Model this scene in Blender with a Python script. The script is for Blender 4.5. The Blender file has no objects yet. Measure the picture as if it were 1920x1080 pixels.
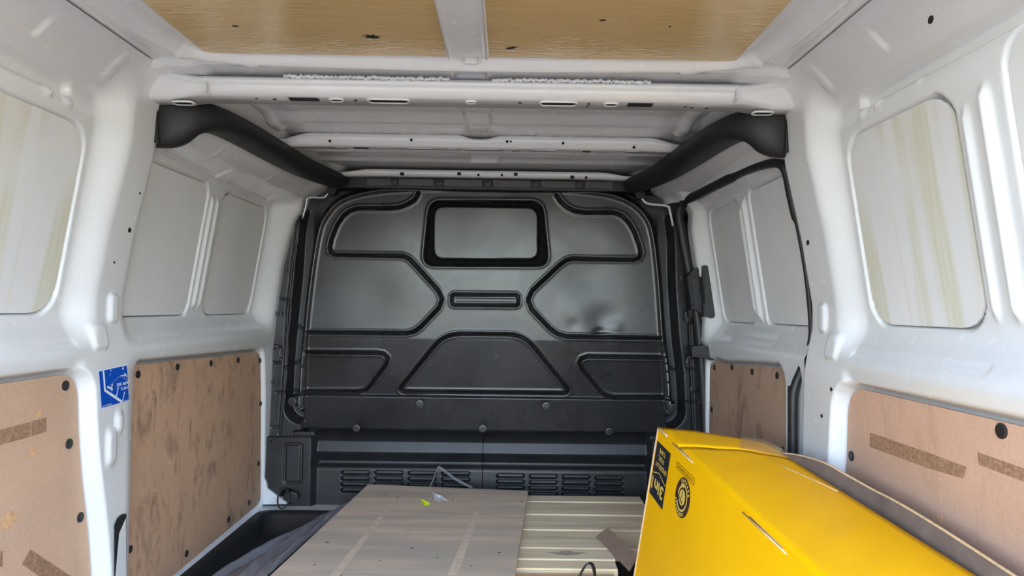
import bpy, bmesh, math, random
import numpy as np
from mathutils import Vector, Matrix

random.seed(4)
rng = np.random.default_rng(4)
scene = bpy.context.scene
COL = scene.collection

# ------------------------------------------------------------------ camera
F = 1300.0                                    # focal length in pixels of a 1920x1080 frame
VP = (950.0, 575.0)                           # where the van's long axis vanishes
ROLL = math.radians(0.8)
CAM = np.array([0.083, 0.0, 0.74])
_fy = np.array([(VP[0]-960)/F, (540-VP[1])/F, 1.0]); _fy /= np.linalg.norm(_fy)
_zc = np.array([math.sin(ROLL), math.cos(ROLL), 0.0]); _zc -= _fy*_zc.dot(_fy); _zc /= np.linalg.norm(_zc)
_xc = np.cross(_fy, _zc)
if _xc[0] < 0: _xc = -_xc
MW = np.stack([_xc, _fy, _zc])                # world = MW @ (right, up, forward)
cam_d = bpy.data.cameras.new('camera'); cam = bpy.data.objects.new('camera', cam_d); COL.objects.link(cam)
cam_d.sensor_width = 36.0; cam_d.lens = 36.0*F/1920.0; cam_d.clip_start = 0.02; cam_d.clip_end = 500
_r, _u, _d = MW[:, 0], MW[:, 1], MW[:, 2]
cam.matrix_world = Matrix(((_r[0], _u[0], -_d[0], CAM[0]), (_r[1], _u[1], -_d[1], CAM[1]), (_r[2], _u[2], -_d[2], CAM[2]), (0, 0, 0, 1)))
scene.camera = cam

# ------------------------------------------------------------------ world, sun, exposure
world = bpy.data.worlds.new('sky'); scene.world = world; world.use_nodes = True
wn = world.node_tree.nodes; wl = world.node_tree.links
sky = wn.new('ShaderNodeTexSky'); sky.sky_type = 'NISHITA'; sky.sun_disc = False
sky.sun_elevation = math.radians(52); sky.sun_rotation = math.radians(70); sky.air_density = 1.0; sky.dust_density = 1.2; sky.ozone_density = 1.0
hs = wn.new('ShaderNodeHueSaturation'); hs.inputs['Saturation'].default_value = 0.84; wl.new(sky.outputs[0], hs.inputs['Color']); wl.new(hs.outputs[0], wn['Background'].inputs[0])   # thin haze; wn['Background'].inputs[1].default_value = 0.62
sun_d = bpy.data.lights.new('sun', 'SUN'); sun_d.energy = 2.0; sun_d.angle = math.radians(0.6); sun_d.color = (1.0, 0.95, 0.88)
sun = bpy.data.objects.new('sun', sun_d); COL.objects.link(sun)
sun.rotation_euler = Vector((-0.58, -0.22, -0.79)).to_track_quat('-Z', 'Y').to_euler(); sun.location = (6, 2, 8)
vs = scene.view_settings
vs.view_transform = 'Standard'; vs.look = 'None'; vs.gamma = 1.0; vs.use_curve_mapping = False
vs.exposure = 1.42
scene.cycles.use_denoising = True
scene.cycles.max_bounces = 10; scene.cycles.diffuse_bounces = 6; scene.cycles.glossy_bounces = 5; scene.cycles.transparent_max_bounces = 12
scene.cycles.sample_clamp_indirect = 8.0; scene.cycles.caustics_reflective = False; scene.cycles.caustics_refractive = False

# ------------------------------------------------------------------ pixel -> place helpers
def ray(px, py): return MW @ np.array([(px-960)/F, (540-py)/F, 1.0])
def onY(px, py, Y): d = ray(px, py); return CAM + d*((Y-CAM[1])/d[1])
def onX(px, py, X): d = ray(px, py); return CAM + d*((X-CAM[0])/d[0])
def onZ(px, py, Z): d = ray(px, py); return CAM + d*((Z-CAM[2])/d[2])
def onP(px, py, p0, n):
    d = ray(px, py); return CAM + d*(np.dot(np.asarray(p0)-CAM, n)/np.dot(d, n))

# ------------------------------------------------------------------ object helpers
def tag(o, label=None, cat=None, group=None, kind=None):
    if label: o['label'] = label
    if cat: o['category'] = cat
    if group: o['group'] = group
    if kind: o['kind'] = kind
    return o
def link(name, me, mat, parent=None, smooth=False):
    o = bpy.data.objects.new(name, me); COL.objects.link(o)
    if mat: me.materials.append(mat)
    if smooth: me.shade_smooth()
    if parent: o.parent = parent
    return o
def empty(name, loc=(0, 0, 0)):
    o = bpy.data.objects.new(name, None); COL.objects.link(o); o.location = loc; o.empty_display_size = 0.05
    bpy.context.view_layer.update(); return o
def put(o, parent):                            # parent, keeping the world place (parents are only moved, never turned)
    o.parent = parent
    if parent.parent is None: o.matrix_parent_inverse = Matrix.Translation(-Vector(parent.location))
    return o
def pydata(name, v, f, mat, parent=None, smooth=False):
    me = bpy.data.meshes.new(name); me.from_pydata([tuple(map(float, p)) for p in v], [], f); me.update()
    o = link(name, me, mat, None, smooth)
    if parent: put(o, parent)
    return o
def grid(name, P, mat, parent=None, keep=None, smooth=True):
    """P (n,m,3) points -> quads; keep (n-1,m-1) mask of faces."""
    n, m, _ = P.shape
    idx = np.arange(n*m).reshape(n, m)
    q = np.stack([idx[:-1, :-1], idx[1:, :-1], idx[1:, 1:], idx[:-1, 1:]], -1)
    q = q[keep] if keep is not None else q.reshape(-1, 4)
    V = P.reshape(-1, 3)
    if keep is not None:
        used = np.unique(q); remap = -np.ones(n*m, int); remap[used] = np.arange(len(used)); V = V[used]; q = remap[q]
    me = bpy.data.meshes.new(name)
    me.vertices.add(len(V)); me.vertices.foreach_set('co', V.astype(np.float32).ravel())
    me.loops.add(len(q)*4); me.loops.foreach_set('vertex_index', q.astype(np.int32).ravel())
    me.polygons.add(len(q)); me.polygons.foreach_set('loop_start', np.arange(0, len(q)*4, 4, dtype=np.int32))
    me.update(calc_edges=True); me.validate()
    o = link(name, me, mat, None, smooth)
    if parent: put(o, parent)
    return o
def bm_obj(name, bm, mat, parent=None, smooth=False):
    bmesh.ops.recalc_face_normals(bm, faces=bm.faces)
    me = bpy.data.meshes.new(name); bm.to_mesh(me); bm.free()
    o = link(name, me, mat, None, smooth)
    if parent: put(o, parent)
    return o
def box(name, lo, hi, mat, parent=None, bevel=0.0, seg=2):
    bm = bmesh.new(); bmesh.ops.create_cube(bm, size=1)
    lo, hi = np.array(lo, float), np.array(hi, float)
    for v in bm.verts: v.co = Vector((lo+hi)/2 + np.array(v.co)*(hi-lo))
    if bevel: bmesh.ops.bevel(bm, geom=bm.edges[:], offset=bevel, segments=seg, affect='EDGES', profile=0.5)
    return bm_obj(name, bm, mat, parent)
def prism(name, pts, d, mat, parent=None, bevel=0.0):
    """closed outline pts (3D, planar) pushed along vector d."""
    bm = bmesh.new(); d = Vector(d)
    a = [bm.verts.new(Vector(p)) for p in pts]; b = [bm.verts.new(Vector(p)+d) for p in pts]
    n = len(a)
    bm.faces.new(a); bm.faces.new(b[::-1])
    for i in range(n): bm.faces.new((a[i], a[(i+1) % n], b[(i+1) % n], b[i]))
    if bevel: bmesh.ops.bevel(bm, geom=[e for e in bm.edges if (e.verts[0] in a and e.verts[1] in a)], offset=bevel, segments=2, affect='EDGES')
    return bm_obj(name, bm, mat, parent)
def loft(name, rings, mat, parent=None, smooth=True, cap=True, closed=False):
    n = len(rings); m = len(rings[0]); v = [p for r in rings for p in r]; f = []
    for i in range(n if closed else n-1):
        for j in range(m):
            i2 = (i+1) % n; f.append((i*m+j, i*m+(j+1) % m, i2*m+(j+1) % m, i2*m+j))
    if cap and not closed: f.append(tuple(range(m-1, -1, -1))); f.append(tuple((n-1)*m+j for j in range(m)))
    return pydata(name, v, f, mat, parent, smooth)
def smooth_path(pts, n=8):
    """Catmull-Rom through pts."""
    P = [np.array(p, float) for p in pts]; P = [2*P[0]-P[1]]+P+[2*P[-1]-P[-2]]; out = []
    for i in range(1, len(P)-2):
        for k in range(n):
            t = k/n; a, b, c, d = P[i-1:i+3]
            out.append(0.5*((2*b)+(c-a)*t+(2*a-5*b+4*c-d)*t*t+(3*b-a-3*c+d)*t**3))
    out.append(P[-2]); return out
def tube(name, path, ra, rb, mat, parent=None, up=(0, 0, 1), m=10, closed=False, power=2.0):
    path = [np.array(p, float) for p in path]; rings = []; N = len(path)
    for i, p in enumerate(path):
        t = path[(i+1) % N]-path[i-1] if closed else path[min(i+1, N-1)]-path[max(i-1, 0)]
        t /= np.linalg.norm(t); s = np.cross(t, up); s /= np.linalg.norm(s)+1e-9; w = np.cross(s, t)
        A = ra[i] if hasattr(ra, '__len__') else ra; B = rb[i] if hasattr(rb, '__len__') else rb
        ring = []
        for k in range(m):
            c, q = math.cos(2*math.pi*k/m), math.sin(2*math.pi*k/m)
            c = math.copysign(abs(c)**(2/power), c); q = math.copysign(abs(q)**(2/power), q)
            ring.append(p+s*A*c+w*B*q)
        rings.append(ring)
    return loft(name, rings, mat, parent, True, True, closed)
def disc(name, c, n, r, h, mat, parent=None, m=16, sx=1.0, dome=0.3):
    """low domed button at c with axis n."""
    n = Vector(n).normalized(); q = n.to_track_quat('Z', 'Y'); rings = []
    for rr, hh in ((r, -0.001), (r, h*(1-dome)), (r*0.8, h)):
        rings.append([np.array(Vector(c)+q @ Vector((math.cos(2*math.pi*k/m)*rr*sx, math.sin(2*math.pi*k/m)*rr, hh))) for k in range(m)])
    return loft(name, rings, mat, parent, False)
def bolt(name, c, n, r, mat_a, parent, mat_b=None):
    """washer, hexagon head and a recess, in one small mesh."""
    n = Vector(n).normalized(); q = n.to_track_quat('Z', 'Y'); v = []; f = []
    prof = [(r, 0), (r, .003), (r*.62, .0035), (r*.62, .009), (r*.5, .011), (r*.26, .011), (r*.2, .006)]
    m = 12
    for rr, hh in prof:
        for k in range(m):
            w = rr*(1.0 if (k % 2 == 0 or rr > r*.7 or rr < r*.3) else 0.9)
            v.append(np.array(Vector(c)+q @ Vector((math.cos(2*math.pi*k/m)*w, math.sin(2*math.pi*k/m)*w, hh))))
    for i in range(len(prof)-1):
        for k in range(m): f.append((i*m+k, i*m+(k+1) % m, (i+1)*m+(k+1) % m, (i+1)*m+k))
    f.append(tuple((len(prof)-1)*m+k for k in range(m)))
    return pydata(name, v, f, mat_a, parent)

def S(x, a, b):                                # smoothstep
    t = np.clip((x-a)/(b-a), 0, 1); return t*t*(3-2*t)
def sd_rr(u, v, cu, cv, hu, hv, r):            # signed distance, rounded rectangle
    a = np.abs(u-cu)-hu+r; b = np.abs(v-cv)-hv+r
    return np.hypot(np.maximum(a, 0), np.maximum(b, 0))+np.minimum(np.maximum(a, b), 0)-r
def d_line(u, v, pts, closed=False):           # distance to a polyline
    out = np.full(u.shape, 9.0); P = list(pts)+([pts[0]] if closed else [])
    for (x0, y0), (x1, y1) in zip(P[:-1], P[1:]):
        dx, dy = x1-x0, y1-y0; L = dx*dx+dy*dy
        if L < 1e-12: continue
        t = np.clip(((u-x0)*dx+(v-y0)*dy)/L, 0, 1)
        out = np.minimum(out, np.hypot(u-x0-t*dx, v-y0-t*dy))
    return out
def sd_poly(u, v, pts):
    d = d_line(u, v, pts, True); ins = np.zeros(u.shape, bool); n = len(pts)
    for i in range(n):
        x0, y0 = pts[i]; x1, y1 = pts[(i+1) % n]
        if y0 == y1: continue
        c = ((v >= min(y0, y1)) & (v < max(y0, y1))) & (u < (x1-x0)*(v-y0)/(y1-y0)+x0)
        ins ^= c
    return np.where(ins, -d, d)
def chaikin(pts, it=2, closed=True):
    P = [np.array(p, float) for p in pts]
    for _ in range(it):
        Q = []
        n = len(P)
        for i in range(n if closed else n-1):
            a, b = P[i], P[(i+1) % n]; Q += [a*.75+b*.25, a*.25+b*.75]
        if not closed: Q = [P[0]]+Q[1:-1]+[P[-1]]
        P = Q
    return P
def round_corners(pts, r, n=5):
    """closed outline with its corners cut to arcs of about radius r (r may be a list)."""
    P = [np.array(p, float) for p in pts]; N = len(P); out = []
    for i in range(N):
        R = r[i] if hasattr(r, '__len__') else r
        a, b, c = P[i-1], P[i], P[(i+1) % N]
        la, lc = np.linalg.norm(a-b), np.linalg.norm(c-b); k = min(R, la*.49, lc*.49)
        p0, p2 = b+(a-b)/la*k, b+(c-b)/lc*k
        for j in range(n+1):
            t = j/n; out.append(p0*(1-t)**2+b*2*t*(1-t)+p2*t*t)
    return out

# ------------------------------------------------------------------ materials
def new_mat(name):
    m = bpy.data.materials.new(name); m.use_nodes = True
    return m, m.node_tree.nodes, m.node_tree.links, m.node_tree.nodes['Principled BSDF']
def ramp(n, l, src, stops):
    r = n.new('ShaderNodeValToRGB'); cr = r.color_ramp
    while len(cr.elements) < len(stops): cr.elements.new(0.5)
    for e, (p, c) in zip(cr.elements, stops): e.position = p; e.color = (*c, 1) if len(c) == 3 else c
    l.new(src, r.inputs[0]); return r
def tex(n, l, scale=(1, 1, 1), kind='noise', s=5.0, detail=4.0, rough=0.55, rot=(0, 0, 0), dist=0.0):
    tc = n.new('ShaderNodeTexCoord'); mp = n.new('ShaderNodeMapping'); mp.inputs['Scale'].default_value = scale; mp.inputs['Rotation'].default_value = rot
    l.new(tc.outputs['Object'], mp.inputs[0])
    t = n.new('ShaderNodeTexNoise'); t.inputs['Scale'].default_value = s; t.inputs['Detail'].default_value = detail; t.inputs['Roughness'].default_value = rough; t.inputs['Distortion'].default_value = dist
    l.new(mp.outputs[0], t.inputs[0]); return t
def mixc(n, l, fac, a, b, mode='MIX'):
    m = n.new('ShaderNodeMix'); m.data_type = 'RGBA'; m.blend_type = mode
    for sock, val in ((m.inputs[0], fac), (m.inputs[6], a), (m.inputs[7], b)):
        if hasattr(val, 'is_linked'): l.new(val, sock)
        elif isinstance(val, (int, float)): sock.default_value = val
        else: sock.default_value = (*val, 1)
    return m.outputs[2]
def bump(n, l, b, h, strength, dist=0.002):
    bp = n.new('ShaderNodeBump'); bp.inputs['Strength'].default_value = strength; bp.inputs['Distance'].default_value = dist
    l.new(h, bp.inputs['Height']); l.new(bp.outputs[0], b.inputs['Normal'])
def plain(name, col, rough=0.5, metal=0.0, coat=0.0, var=0.0, s=30.0, spec=0.5, bmp=0.0):
    m, n, l, b = new_mat(name); b.inputs['Roughness'].default_value = rough; b.inputs['Metallic'].default_value = metal
    b.inputs['Coat Weight'].default_value = coat; b.inputs['Coat Roughness'].default_value = 0.08; b.inputs['Specular IOR Level'].default_value = spec
    t = tex(n, l, s=s)
    lo = tuple(max(0, c*(1-var)) for c in col); hi = tuple(min(1, c*(1+var)) for c in col)
    r = ramp(n, l, t.outputs[0], [(0.3, lo), (0.7, hi)]); l.new(r.outputs[0], b.inputs['Base Color'])
    if bmp: bump(n, l, b, t.outputs[0], bmp)
    return m
def white_paint(name, col=(0.76, 0.765, 0.775), rough=0.22, dirt=0.35, coat=0.5):
    m, n, l, b = new_mat(name)
    b.inputs['Roughness'].default_value = rough; b.inputs['Coat Weight'].default_value = coat; b.inputs['Coat Roughness'].default_value = 0.06
    d1 = tex(n, l, (1, 1, 1), s=3.0, detail=6, rough=0.65); d2 = tex(n, l, (1, 1, 1), s=38.0, detail=5, rough=0.7); d3 = tex(n, l, (1, 2.2, 1), s=16.0, detail=8, rough=0.6, dist=1.2)
    base = ramp(n, l, d1.outputs[0], [(0.35, tuple(c*0.93 for c in col)), (0.65, col)])
    scuff = ramp(n, l, d3.outputs[0], [(0.70, (0, 0, 0)), (0.74, (1, 1, 1))]); gate = ramp(n, l, d1.outputs[0], [(0.5, (0, 0, 0)), (0.62, (1, 1, 1))])
    mul = n.new('ShaderNodeMath'); mul.operation = 'MULTIPLY'; l.new(scuff.outputs[0], mul.inputs[0]); l.new(gate.outputs[0], mul.inputs[1])
    mul2 = n.new('ShaderNodeMath'); mul2.operation = 'MULTIPLY'; l.new(mul.outputs[0], mul2.inputs[0]); mul2.inputs[1].default_value = dirt
    c = mixc(n, l, mul2.outputs[0], base.outputs[0], (0.22, 0.20, 0.18))
    sp = ramp(n, l, d2.outputs[0], [(0.70, (0, 0, 0)), (0.80, (1, 1, 1))]); mul3 = n.new('ShaderNodeMath'); mul3.operation = 'MULTIPLY'; l.new(sp.outputs[0], mul3.inputs[0]); mul3.inputs[1].default_value = dirt*0.5
    c = mixc(n, l, mul3.outputs[0], c, (0.35, 0.33, 0.30)); l.new(c, b.inputs['Base Color'])
    rr = ramp(n, l, d2.outputs[0], [(0.3, (rough*0.9,)*3), (0.8, (rough*1.4,)*3)]); l.new(rr.outputs[0], b.inputs['Roughness'])
    return m
def residue_skin(name, amount, tint=(0.62, 0.60, 0.46), col=(0.76, 0.76, 0.765)):
    """grey primer seen through the window cut-outs, with upright bands of old glue."""
    m, n, l, b = new_mat(name); b.inputs['Roughness'].default_value = 0.45; b.inputs['Coat Weight'].default_value = 0.15
    bands = tex(n, l, (0.0, 17.0, 0.9), s=1.0, detail=1.5); gate = tex(n, l, (0, 2.2, 2.6), s=1.3, detail=1); fine = tex(n, l, (1, 60, 4), s=2, detail=5)
    g = ramp(n, l, bands.outputs[0], [(0.46, (0, 0, 0)), (0.54, (1, 1, 1))]); h = ramp(n, l, gate.outputs[0], [(0.30, (0, 0, 0)), (0.45, (1, 1, 1))]); k = ramp(n, l, fine.outputs[0], [(0.25, (0.35,)*3), (0.7, (1, 1, 1))])
    a1 = n.new('ShaderNodeMath'); a1.operation = 'MULTIPLY'; l.new(g.outputs[0], a1.inputs[0]); l.new(h.outputs[0], a1.inputs[1])
    a2 = n.new('ShaderNodeMath'); a2.operation = 'MULTIPLY'; l.new(a1.outputs[0], a2.inputs[0]); l.new(k.outputs[0], a2.inputs[1])
    a3 = n.new('ShaderNodeMath'); a3.operation = 'MULTIPLY'; l.new(a2.outputs[0], a3.inputs[0]); a3.inputs[1].default_value = amount
    wash = tex(n, l, s=4.0, detail=5); w = ramp(n, l, wash.outputs[0], [(0.3, tuple(c*0.93 for c in col)), (0.7, col)])
    l.new(mixc(n, l, a3.outputs[0], w.outputs[0], tint), b.inputs['Base Color']); return m
def ply(name, base=(0.64, 0.425, 0.295), stain=0.5, seed=0.0):
    m, n, l, b = new_mat(name); b.inputs['Roughness'].default_value = 0.6; b.inputs['Specular IOR Level'].default_value = 0.3
    big = tex(n, l, (1, 1, 1), s=2.6, detail=4, rot=(seed, seed, 0)); fibre = tex(n, l, (1, 1, 1), s=170.0, detail=3, rough=0.7)
    st = tex(n, l, (1, 2.0, 0.9), s=7.0, detail=8, rough=0.68, rot=(0.5+seed, 0, 0), dist=0.8)
    c = ramp(n, l, big.outputs[0], [(0.3, tuple(x*0.88 for x in base)), (0.7, tuple(min(1, x*1.1) for x in base))]).outputs[0]
    f = ramp(n, l, fibre.outputs[0], [(0.3, (0.86,)*3), (0.7, (1.0,)*3)]).outputs[0]; c = mixc(n, l, 1.0, c, f, 'MULTIPLY')
    sm = ramp(n, l, st.outputs[0], [(0.52, (0, 0, 0)), (0.74, (1, 1, 1))]).outputs[0]
    mm = n.new('ShaderNodeMath'); mm.operation = 'MULTIPLY'; l.new(sm, mm.inputs[0]); mm.inputs[1].default_value = stain
    st2 = tex(n, l, (1, 3.2, 0.8), s=13.0, detail=6, rough=0.6, rot=(0.75+seed*.3, 0, 0), dist=0.5); s2 = ramp(n, l, st2.outputs[0], [(0.56, (0, 0, 0)), (0.70, (1, 1, 1))]).outputs[0]
    g2 = ramp(n, l, big.outputs[0], [(0.42, (0, 0, 0)), (0.60, (1, 1, 1))]).outputs[0]; m2 = n.new('ShaderNodeMath'); m2.operation = 'MULTIPLY'; l.new(mixc(n, l, 1.0, s2, g2, 'MULTIPLY'), m2.inputs[0]); m2.inputs[1].default_value = min(1.0, stain*0.85)
    lt = ramp(n, l, st2.outputs[0], [(0.24, (1, 1, 1)), (0.31, (0, 0, 0))]).outputs[0]; m4 = n.new('ShaderNodeMath'); m4.operation = 'MULTIPLY'; l.new(lt, m4.inputs[0]); m4.inputs[1].default_value = stain*0.5
    c = mixc(n, l, m4.outputs[0], c, (0.74, 0.50, 0.32)); c = mixc(n, l, m2.outputs[0], c, (0.10, 0.062, 0.042))
    l.new(mixc(n, l, mm.outputs[0], c, (0.16, 0.10, 0.07)), b.inputs['Base Color']); bump(n, l, b, fibre.outputs[0], 0.15, 0.001); return m
def timber(name, a, bcol, dark, axis=0, s=1.0, rough=0.65, patch=(0.50, 0.72, 0.55)):
    """grain running along the given axis; knots and weather stain."""
    m, n, l, b = new_mat(name); b.inputs['Roughness'].default_value = rough; b.inputs['Specular IOR Level'].default_value = 0.3
    oi = n.new('ShaderNodeObjectInfo'); sc = [14.0*s]*3; sc[axis] = 0.9*s
    g = tex(n, l, tuple(sc), s=2.2, detail=7, rough=0.62, dist=0.6); add = n.new('ShaderNodeVectorMath'); add.operation = 'ADD'
    comb = n.new('ShaderNodeCombineXYZ'); mulr = n.new('ShaderNodeMath'); mulr.operation = 'MULTIPLY'; mulr.inputs[1].default_value = 37.0; l.new(oi.outputs['Random'], mulr.inputs[0])
    for i in range(3): l.new(mulr.outputs[0], comb.inputs[i])
    src = g.inputs[0].links[0].from_socket; l.new(src, add.inputs[0]); l.new(comb.outputs[0], add.inputs[1]); l.new(add.outputs[0], g.inputs[0])
    sc2 = [5.0*s]*3; sc2[axis] = 1.1*s; w = tex(n, l, tuple(sc2), s=1.6, detail=4); l.new(add.outputs[0], w.inputs[0]) if False else None
    c = ramp(n, l, g.outputs[0], [(0.25, dark), (0.48, a), (0.75, bcol)]).outputs[0]
    st = ramp(n, l, w.outputs[0], [(patch[0], (0, 0, 0)), (patch[1], (patch[2],)*3)]).outputs[0]
    l.new(mixc(n, l, st, c, dark), b.inputs['Base Color']); bump(n, l, b, g.outputs[0], 0.15, 0.001); return m
def bulk_steel(name):
    m, n, l, b = new_mat(name)
    sc = tex(n, l, (1, 1, 1), s=5.0, detail=6, rough=0.6, dist=0.6); wipe = tex(n, l, (1, 1, 1), s=2.2, detail=3); gt = tex(n, l, (1, 1, 1), s=6.0, detail=2)
    scr = tex(n, l, (2.2, 1, 1), s=11.0, detail=2.5, rough=0.6, dist=1.5, rot=(0, 0.6, 0))
    col = ramp(n, l, sc.outputs[0], [(0.3, (0.014, 0.014, 0.0155)), (0.7, (0.024, 0.024, 0.027))]).outputs[0]
    sm = ramp(n, l, scr.outputs[0], [(0.492, (0, 0, 0)), (0.497, (0.30,)*3), (0.502, (0, 0, 0))]).outputs[0]
    gate = ramp(n, l, gt.outputs[0], [(0.60, (0, 0, 0)), (0.66, (1, 1, 1))]).outputs[0]
    l.new(mixc(n, l, mixc(n, l, 1.0, sm, gate, 'MULTIPLY'), col, (0.30, 0.30, 0.31)), b.inputs['Base Color'])
    r = ramp(n, l, sc.outputs[0], [(0.3, (0.23,)*3), (0.75, (0.34,)*3)]).outputs[0]; l.new(r, b.inputs['Roughness'])
    b.inputs['Specular IOR Level'].default_value = 0.5
    bump(n, l, b, wipe.outputs[0], 0.12, 0.02); return m

MAT = dict(
    white=white_paint('white_body_paint'), white_low=white_paint('white_body_paint_scuffed', dirt=0.8), beam=white_paint('white_beam_paint', dirt=0.1, rough=0.18),
    skin_a=residue_skin('primer_with_heavy_glue', 1.0), skin_b=residue_skin('primer_with_light_glue', 0.18), skin_c=residue_skin('primer_clean', 0.05),
    ply_a=ply('hardboard_clean', stain=0.12), ply_b=ply('hardboard_scuffed', base=(0.58, 0.37, 0.245), stain=0.95, seed=0.7), ply_c=ply('hardboard_dirty', base=(0.50, 0.335, 0.235), stain=1.0, seed=1.9), ply_d=ply('hardboard_warm', base=(0.60, 0.385, 0.28), stain=0.18, seed=2.6),
    residue=plain('tape_residue', (0.31, 0.18, 0.11), 0.75, var=0.35, s=160), chip=plain('torn_hardboard', (0.62, 0.37, 0.2), 0.8, var=0.2, s=90, bmp=0.6),
    steel=bulk_steel('black_satin_steel'), plastic=plain('black_plastic', (0.017, 0.017, 0.019), 0.42, var=0.25, s=14, spec=0.5), matt=plain('black_trim', (0.010, 0.010, 0.011), 0.55, var=0.2, s=40),
    groove_black=plain('matt_black_groove', (0.006, 0.006, 0.006), 0.85, spec=0.15), rubber=plain('black_rubber', (0.012, 0.012, 0.013), 0.5, var=0.3, s=60), bolt=plain('dark_bolt', (0.035, 0.035, 0.038), 0.35, metal=0.2), flange=plain('grey_flange', (0.07, 0.068, 0.068), 0.4, var=0.2, s=25), hole=plain('black_hole', (0.006, 0.006, 0.006), 0.9),
    mastic=plain('grey_mastic', (0.66, 0.68, 0.70), 0.55, var=0.3, s=220, bmp=1.0), blue=plain('sticker_blue', (0.002, 0.075, 0.48), 0.35, var=0.05), ink=plain('sticker_white', (0.75, 0.8, 0.88), 0.4, var=0.03), inkb=plain('sticker_light_blue', (0.22, 0.38, 0.75), 0.4),
    yellow=plain('yellow_card', (0.97, 0.505, 0.0005), 0.55, var=0.04, s=5, spec=0.12), kraft=plain('brown_card', (0.27, 0.185, 0.135), 0.75, var=0.1, s=20), inside=plain('shaded_brown_card', (0.17, 0.12, 0.095), 0.8, var=0.15, s=30), worn=plain('worn_card_edge', (0.66, 0.46, 0.26), 0.7, var=0.2, s=120),  # inside: brown card with the top flap's shade put into its colour
    print=plain('navy_print', (0.016, 0.017, 0.026), 0.4, var=0.1), yprint=plain('yellow_print', (0.78, 0.56, 0.12), 0.5), brownprint=plain('brown_print', (0.05, 0.02, 0.012), 0.45),
    plank=timber('pale_green_timber', (0.80, 0.67, 0.47), (0.90, 0.79, 0.58), (0.58, 0.47, 0.33), axis=0), fresh=timber('fresh_sawn_timber', (0.72, 0.60, 0.38), (0.82, 0.72, 0.5), (0.6, 0.46, 0.28), axis=0),
    board=timber('weathered_plywood', (0.70, 0.55, 0.42), (0.80, 0.66, 0.51), (0.45, 0.41, 0.34), axis=0, s=0.8, patch=(0.44, 0.66, 0.8)), pinkwood=timber('reddish_timber', (0.6, 0.38, 0.22), (0.7, 0.47, 0.29), (0.45, 0.27, 0.15), axis=0),
    knot=plain('knot', (0.10, 0.055, 0.03), 0.7), strap=plain('strapping', (0.16, 0.165, 0.18), 0.3), webbing=plain('black_webbing', (0.012, 0.012, 0.014), 0.6, var=0.4, s=200),
    floor=plain('grey_floor', (0.12, 0.12, 0.125), 0.7, var=0.2, s=8), ground=plain('sunlit_paving', (0.17, 0.145, 0.12), 0.9, var=0.15, s=2), acid=plain('acid_yellow', (0.72, 0.85, 0.02), 0.5),
    scrap=plain('pale_film', (0.62, 0.62, 0.68), 0.25), sheetw=plain('white_film', (0.75, 0.77, 0.82), 0.25, var=0.1, s=20), metal=plain('zinc', (0.45, 0.46, 0.48), 0.35, metal=0.8), lens=plain('lamp_lens', (0.8, 0.8, 0.75), 0.1, spec=0.8),
)
def gold_mat():
    m, n, l, b = new_mat('lacquered_hardboard'); b.inputs['Roughness'].default_value = 0.16; b.inputs['Specular IOR Level'].default_value = 0.5; b.inputs['Coat Weight'].default_value = 0.6; b.inputs['Coat Roughness'].default_value = 0.08
    g = tex(n, l, (6, 60, 1), s=1.5, detail=4); w = tex(n, l, (28, 70, 1), s=1.6, detail=2, rough=0.4)
    c = ramp(n, l, g.outputs[0], [(0.3, (0.58, 0.405, 0.175)), (0.7, (0.65, 0.46, 0.21))]).outputs[0]; l.new(c, b.inputs['Base Color'])
    bp = n.new('ShaderNodeBump'); bp.inputs['Strength'].default_value = 0.22; bp.inputs['Distance'].default_value = 0.004; l.new(w.outputs[0], bp.inputs['Height'])
    l.new(bp.outputs[0], b.inputs['Normal']); l.new(bp.outputs[0], b.inputs['Coat Normal']); return m
MAT['gold'] = gold_mat()
def film_mat():
    m, n, l, b = new_mat('clear_film'); b.inputs['Base Color'].default_value = (0.45, 0.45, 0.50, 1); b.inputs['Roughness'].default_value = 0.16
    tr = n.new('ShaderNodeBsdfTransparent'); tr.inputs[0].default_value = (0.8, 0.8, 0.82, 1); mx = n.new('ShaderNodeMixShader'); mx.inputs[0].default_value = 0.55
    out = n['Material Output']; l.new(tr.outputs[0], mx.inputs[1]); l.new(b.outputs[0], mx.inputs[2]); l.new(mx.outputs[0], out.inputs[0]); return m
MAT['film'] = film_mat()
def tape_mat():
    m, n, l, b = new_mat('clear_tape'); b.inputs['Base Color'].default_value = (0.7, 0.55, 0.32, 1); b.inputs['Roughness'].default_value = 0.12
    tr = n.new('ShaderNodeBsdfTransparent'); mx = n.new('ShaderNodeMixShader'); mx.inputs[0].default_value = 0.35
    l.new(tr.outputs[0], mx.inputs[1]); l.new(b.outputs[0], mx.inputs[2]); l.new(mx.outputs[0], n['Material Output'].inputs[0]); return m
MAT['tape'] = tape_mat()

# ------------------------------------------------------------------ side walls
REAR = 0.10; YB = 2.60                         # rear opening, bulkhead plane
_zz = np.arange(-0.12, 1.32, 0.002)
def table(d, sig=3):
    z = sorted(d); y = np.interp(_zz, z, [d[k] for k in z]); k = np.exp(-0.5*(np.arange(-4*sig, 4*sig+1)/sig)**2); k /= k.sum()
    return np.convolve(np.pad(y, 4*sig, mode='edge'), k, 'valid')
T_N = table({-.12: .792, 0: .79, .585: .788, .605: .782, .632: .776, .648: .784, .668: .802, .69: .818, .712: .826, 1.095: .7665, 1.118: .764, 1.128: .771, 1.16: .770, 1.172: .752, 1.19: .741, 1.22: .715, 1.25: .680, 1.27: .66})
T_P = table({-.12: .764, 0: .765, .35: .768, .59: .772, .64: .780, .70: .792, .75: .792, .9: .767, 1.08: .727, 1.15: .723, 1.2: .718, 1.225: .705, 1.25: .678, 1.27: .66})
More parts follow.
